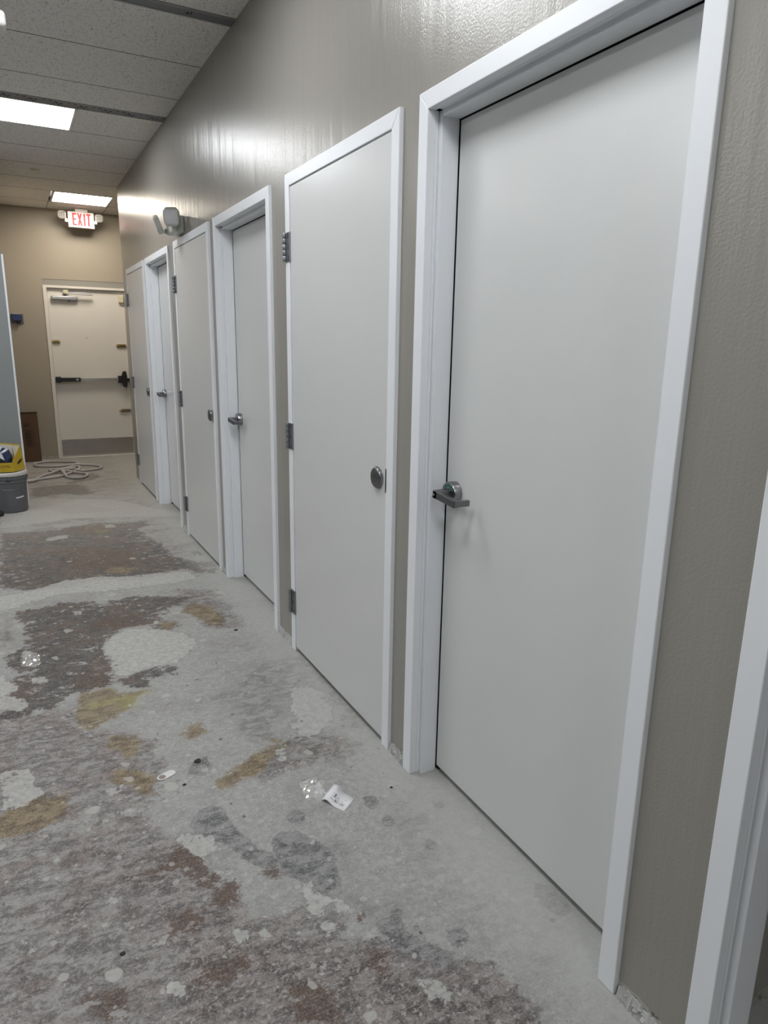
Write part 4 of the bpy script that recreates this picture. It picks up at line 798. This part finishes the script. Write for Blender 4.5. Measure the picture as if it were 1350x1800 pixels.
b1 = bag('packaged_item', [mc(-.25, .034, .03), mc(-.055, .034, .025), mc(-.03, .09, .05), mc(-.25, .12, .05), mc(-.25, .036, .13), mc(-.09, .036, .095), mc(-.045, .10, .185), mc(-.10, .12, .205), mc(-.25, .12, .21), mc(-.02, .09, .13)], M_navy, 'crumpled dark blue film packet sticking out of the yellow carton', 'packet', 5)
bl = MB()
slab(bl, (-.24, .030, .145), (-.085, .030, .095), (-.075, .031, .102), (-.12, .09, .205), .002)
slab(bl, (-.24, .06, .222), (-.24, .030, .150), (-.12, .040, .155), (-.085, .105, .212), .002)
bl.build('pale_label', M_pale, b1)
b2 = bag('packaged_item', [mc(-.24, .004, .02), mc(-.10, .004, .02), mc(-.075, .0, .098), mc(-.13, .004, .145), mc(-.24, .004, .19), mc(-.24, .022, .02), mc(-.10, .022, .02), mc(-.24, .022, .19), mc(-.08, .018, .098)], M_black, 'glossy black packet at the front of the yellow carton', 'packet', 8)

# black rounded tool end by the bucket
t = empty('black_tool', (-1.36, 6.60, .02)); tag(t, 'black rounded plastic tool end lying on the floor at the left edge before the bucket', 'tool')
Mt = frame_at((-1.50, 6.60, .030), (1, .12, -.05), (0, 0, 1))
MB().lathe([(.026, 0), (.026, .09), (.030, .095), (.030, .125), (.027, .13), (.029, .16), (.026, .18), (.018, .194), (0, .198)], Mt, 32).build('tool_body', M_black, t, smooth=True)
MB().lathe([(.0305, .105), (.0325, .108), (.0325, .114), (.0305, .117)], Mt, 32, cap=False).build('collar', M_dsteel, t, smooth=True)

# ------------------------------------------------------------------ hose
HP = [(-1.073,8.177),(-0.907,8.242),(-0.787,8.297),(-0.722,8.378),(-0.634,8.508),(-0.558,8.684),(-0.523,8.821),(-0.532,8.927),(-0.581,8.889),(-0.656,8.725),(-0.704,8.546),(-0.716,8.575),(-0.702,8.702),(-0.646,8.872),(-0.579,9.001),(-0.52,9.124),(-0.535,9.234),(-0.597,9.298),(-0.791,9.416),(-0.924,9.385),(-0.993,9.264),(-0.966,9.107),(-0.81,9.029),(-0.617,9.017),(-0.486,9.017),(-0.359,8.946),(-0.309,8.852),(-0.293,8.725),(-0.358,8.635),(-0.457,8.6),(-0.553,8.589),(-0.589,8.697),(-0.638,8.718),(-0.75,8.731),(-0.846,8.796),(-0.817,8.646),(-0.71,8.573),(-0.594,8.471),(-0.512,8.408),(-0.488,8.294),(-0.533,8.17),(-0.619,8.142),(-0.696,8.228),(-0.713,8.421),(-0.74,8.585),(-0.834,8.544),(-0.916,8.459),(-0.975,8.301),(-1.066,8.103)]
HP = [(-1.34, HP[0][1]-.06)] + HP + [(-1.34, HP[-1][1]+.10)]
pts = []; P_ = [Vector((a, b_, 0)) for a, b_ in HP]
seen = []
cnt = 0
for i in range(len(P_)-1):
    p0 = P_[max(i-1, 0)]; p1 = P_[i]; p2 = P_[i+1]; p3 = P_[min(i+2, len(P_)-1)]
    for k in range(5):
        s = k/5
        q = .5*((2*p1)+(-p0+p2)*s+(2*p0-5*p1+4*p2-p3)*s*s+(-p0+3*p1-3*p2+p3)*s**3)
        pts.append(q)
pts.append(P_[-1])
R_H = .0145
arc = 0; zs = []
for i, q in enumerate(pts):
    z = R_H
    for j in range(0, i-8):
        dd = (pts[j].xy-q.xy).length
        if dd < .05: z = max(z, zs[j]+2*R_H*max(0, 1-dd/.05))
    zs.append(min(z, R_H*3))
for _ in range(8): zs = [zs[0]]+[(zs[i-1]+2*zs[i]+zs[i+1])/4 for i in range(1, len(zs)-1)]+[zs[-1]]
ho = MB().tube([(q.x, q.y, z) for q, z in zip(pts, zs)], R_H, 12).build('hose', M_hose, smooth=True)
tag(ho, 'loosely coiled grey hose on the floor in front of the exit door', 'hose')

# ------------------------------------------------------------------ litter on the floor
t = empty('paper_slip', (-.30, 1.84, 0)); tag(t, 'small curled white printed paper slip on the bare slab', 'paper')
A0, A1, A2, A3 = Vector((-.352, 1.856, 0)), Vector((-.283, 1.912, 0)), Vector((-.250, 1.815, 0)), Vector((-.306, 1.772, 0))
mb = MB(); K = 12; rows = []
for i in range(K+1):
    s = i/K; a = A0.lerp(A3, s); b_ = A1.lerp(A2, s)
    z = .0125*math.sin(min(1, s*1.45+.12)*PI)**1.0 + .0012 if s < .62 else .002+.003*(1-s)
    z = max(.0015, .014*math.exp(-((s-.22)/.22)**2))
    rows.append([mb.bm.verts.new(a+Vector((0, 0, z))), mb.bm.verts.new(b_+Vector((0, 0, z)))])
for r0, r1 in zip(rows[:-1], rows[1:]): mb.bm.faces.new([r0[0], r0[1], r1[1], r1[0]])
sh = mb.build('sheet', M_paper, t, smooth=True)
sm = sh.modifiers.new('thick', 'SOLIDIFY'); sm.thickness = .0004
mb = MB()
def onp(s, u_):
    a = A0.lerp(A3, s); b_ = A1.lerp(A2, s); p = a.lerp(b_, u_); return (p.x, p.y, max(.0015, .014*math.exp(-((s-.22)/.22)**2))+.0009)
random.seed(12)
for (s0, s1, u0, u1) in ((.30, .62, .22, .25), (.42, .66, .30, .325), (.30, .58, .38, .40), (.34, .60, .46, .48), (.30, .55, .54, .555), (.66, .86, .22, .25), (.68, .84, .28, .31), (.70, .86, .34, .365), (.66, .74, .44, .47), (.74, .8, .6, .63), (.46, .52, .24, .31), (.36, .40, .4, .6)):
    for k in range(3):
        a_ = s0+(s1-s0)*k/3; b_ = s0+(s1-s0)*(k+.8)/3
        mb.quad([onp(a_, u0), onp(b_, u0), onp(b_, u1), onp(a_, u1)])
mb.build('printing', plain('grey_ink', (.12, .12, .14), .7), t)

t = empty('key_tag', (-.783, 2.228, 0)); tag(t, 'small oval pull tag with a round hole lying on the stained floor', 'tag')
Mt = Matrix.Translation((-.783, 2.228, 0)) @ Matrix.Rotation(math.radians(22), 4, 'Z')
def capsule(l, r, n=12): return [(l/2+r*math.cos(-PI/2+PI*k/n), r*math.sin(-PI/2+PI*k/n)) for k in range(n+1)]+[(-l/2+r*math.cos(PI/2+PI*k/n), r*math.sin(PI/2+PI*k/n)) for k in range(n+1)]
MB().prism(capsule(.034, .017), 2, .0005, .003, Mt).build('tag_plate', M_tagm, t, bevel=.0008)
MB().lathe([(.012, .0030), (.012, .0036), (0, .0036)], Mt @ Matrix.Translation((-.017, 0, 0)), 24).build('disc', plain('dull_brown_disc', (.22, .19, .17), .4, .5), t)

random.seed(21)
for k, (x, y, r, lab) in enumerate([(-.109, 1.813, .0055, 'black round nut on the pale slab near the white frame foot'), (-.739, 2.146, .006, 'dark crumb just right of the oval tag'), (-.208, 3.358, .010, 'brown chip on the floor before the recessed far lever door'), (-1.022, 1.532, .007, 'black speck pair on the mottled floor at lower left'), (-.666, 2.266, .014, 'dark brown flake behind the oval tag')]):
    mb = MB(); n = 9
    pts_ = [(x+r*(.75+.5*random.random())*math.cos(2*PI*q/n), y+r*(.6+.5*random.random())*math.sin(2*PI*q/n)) for q in range(n)]
    o = mb.prism(pts_, 2, .0005, .0035).build('debris_chip', M_ink, bevel=.001); tag(o, lab, 'debris')

# crumpled clear film scraps
def film(cx, cy, sx, sy, seed, lab):
    r = random.Random(seed); mb = MB(); n = 9; g = []
    for i in range(n):
        g.append([mb.bm.verts.new(Vector((cx+(i/(n-1)-.5)*sx+r.uniform(-.003, .003), cy+(j/(n-1)-.5)*sy+r.uniform(-.003, .003), .001+abs(r.gauss(0, 1))*.002))) for j in range(n)])
    for i in range(n-1):
        for j in range(n-1): mb.bm.faces.new([g[i][j], g[i+1][j], g[i+1][j+1], g[i][j+1]])
    o = mb.build('plastic_film', M_glass); tag(o, lab, 'plastic scrap')
film(-.355, 1.93, .07, .10, 4, 'crumpled clear plastic film left of the curled paper slip')
film(-.13, 3.72, .05, .07, 9, 'clear plastic scrap at the foot of the recessed far white frame')
film(-1.177, 3.43, .07, .13, 14, 'crumpled clear plastic film on the dark stained patch at the left edge')
film(-.075, 4.83, .06, .12, 17, 'thin clear plastic scrap at the foot of the flush door under the emergency light')
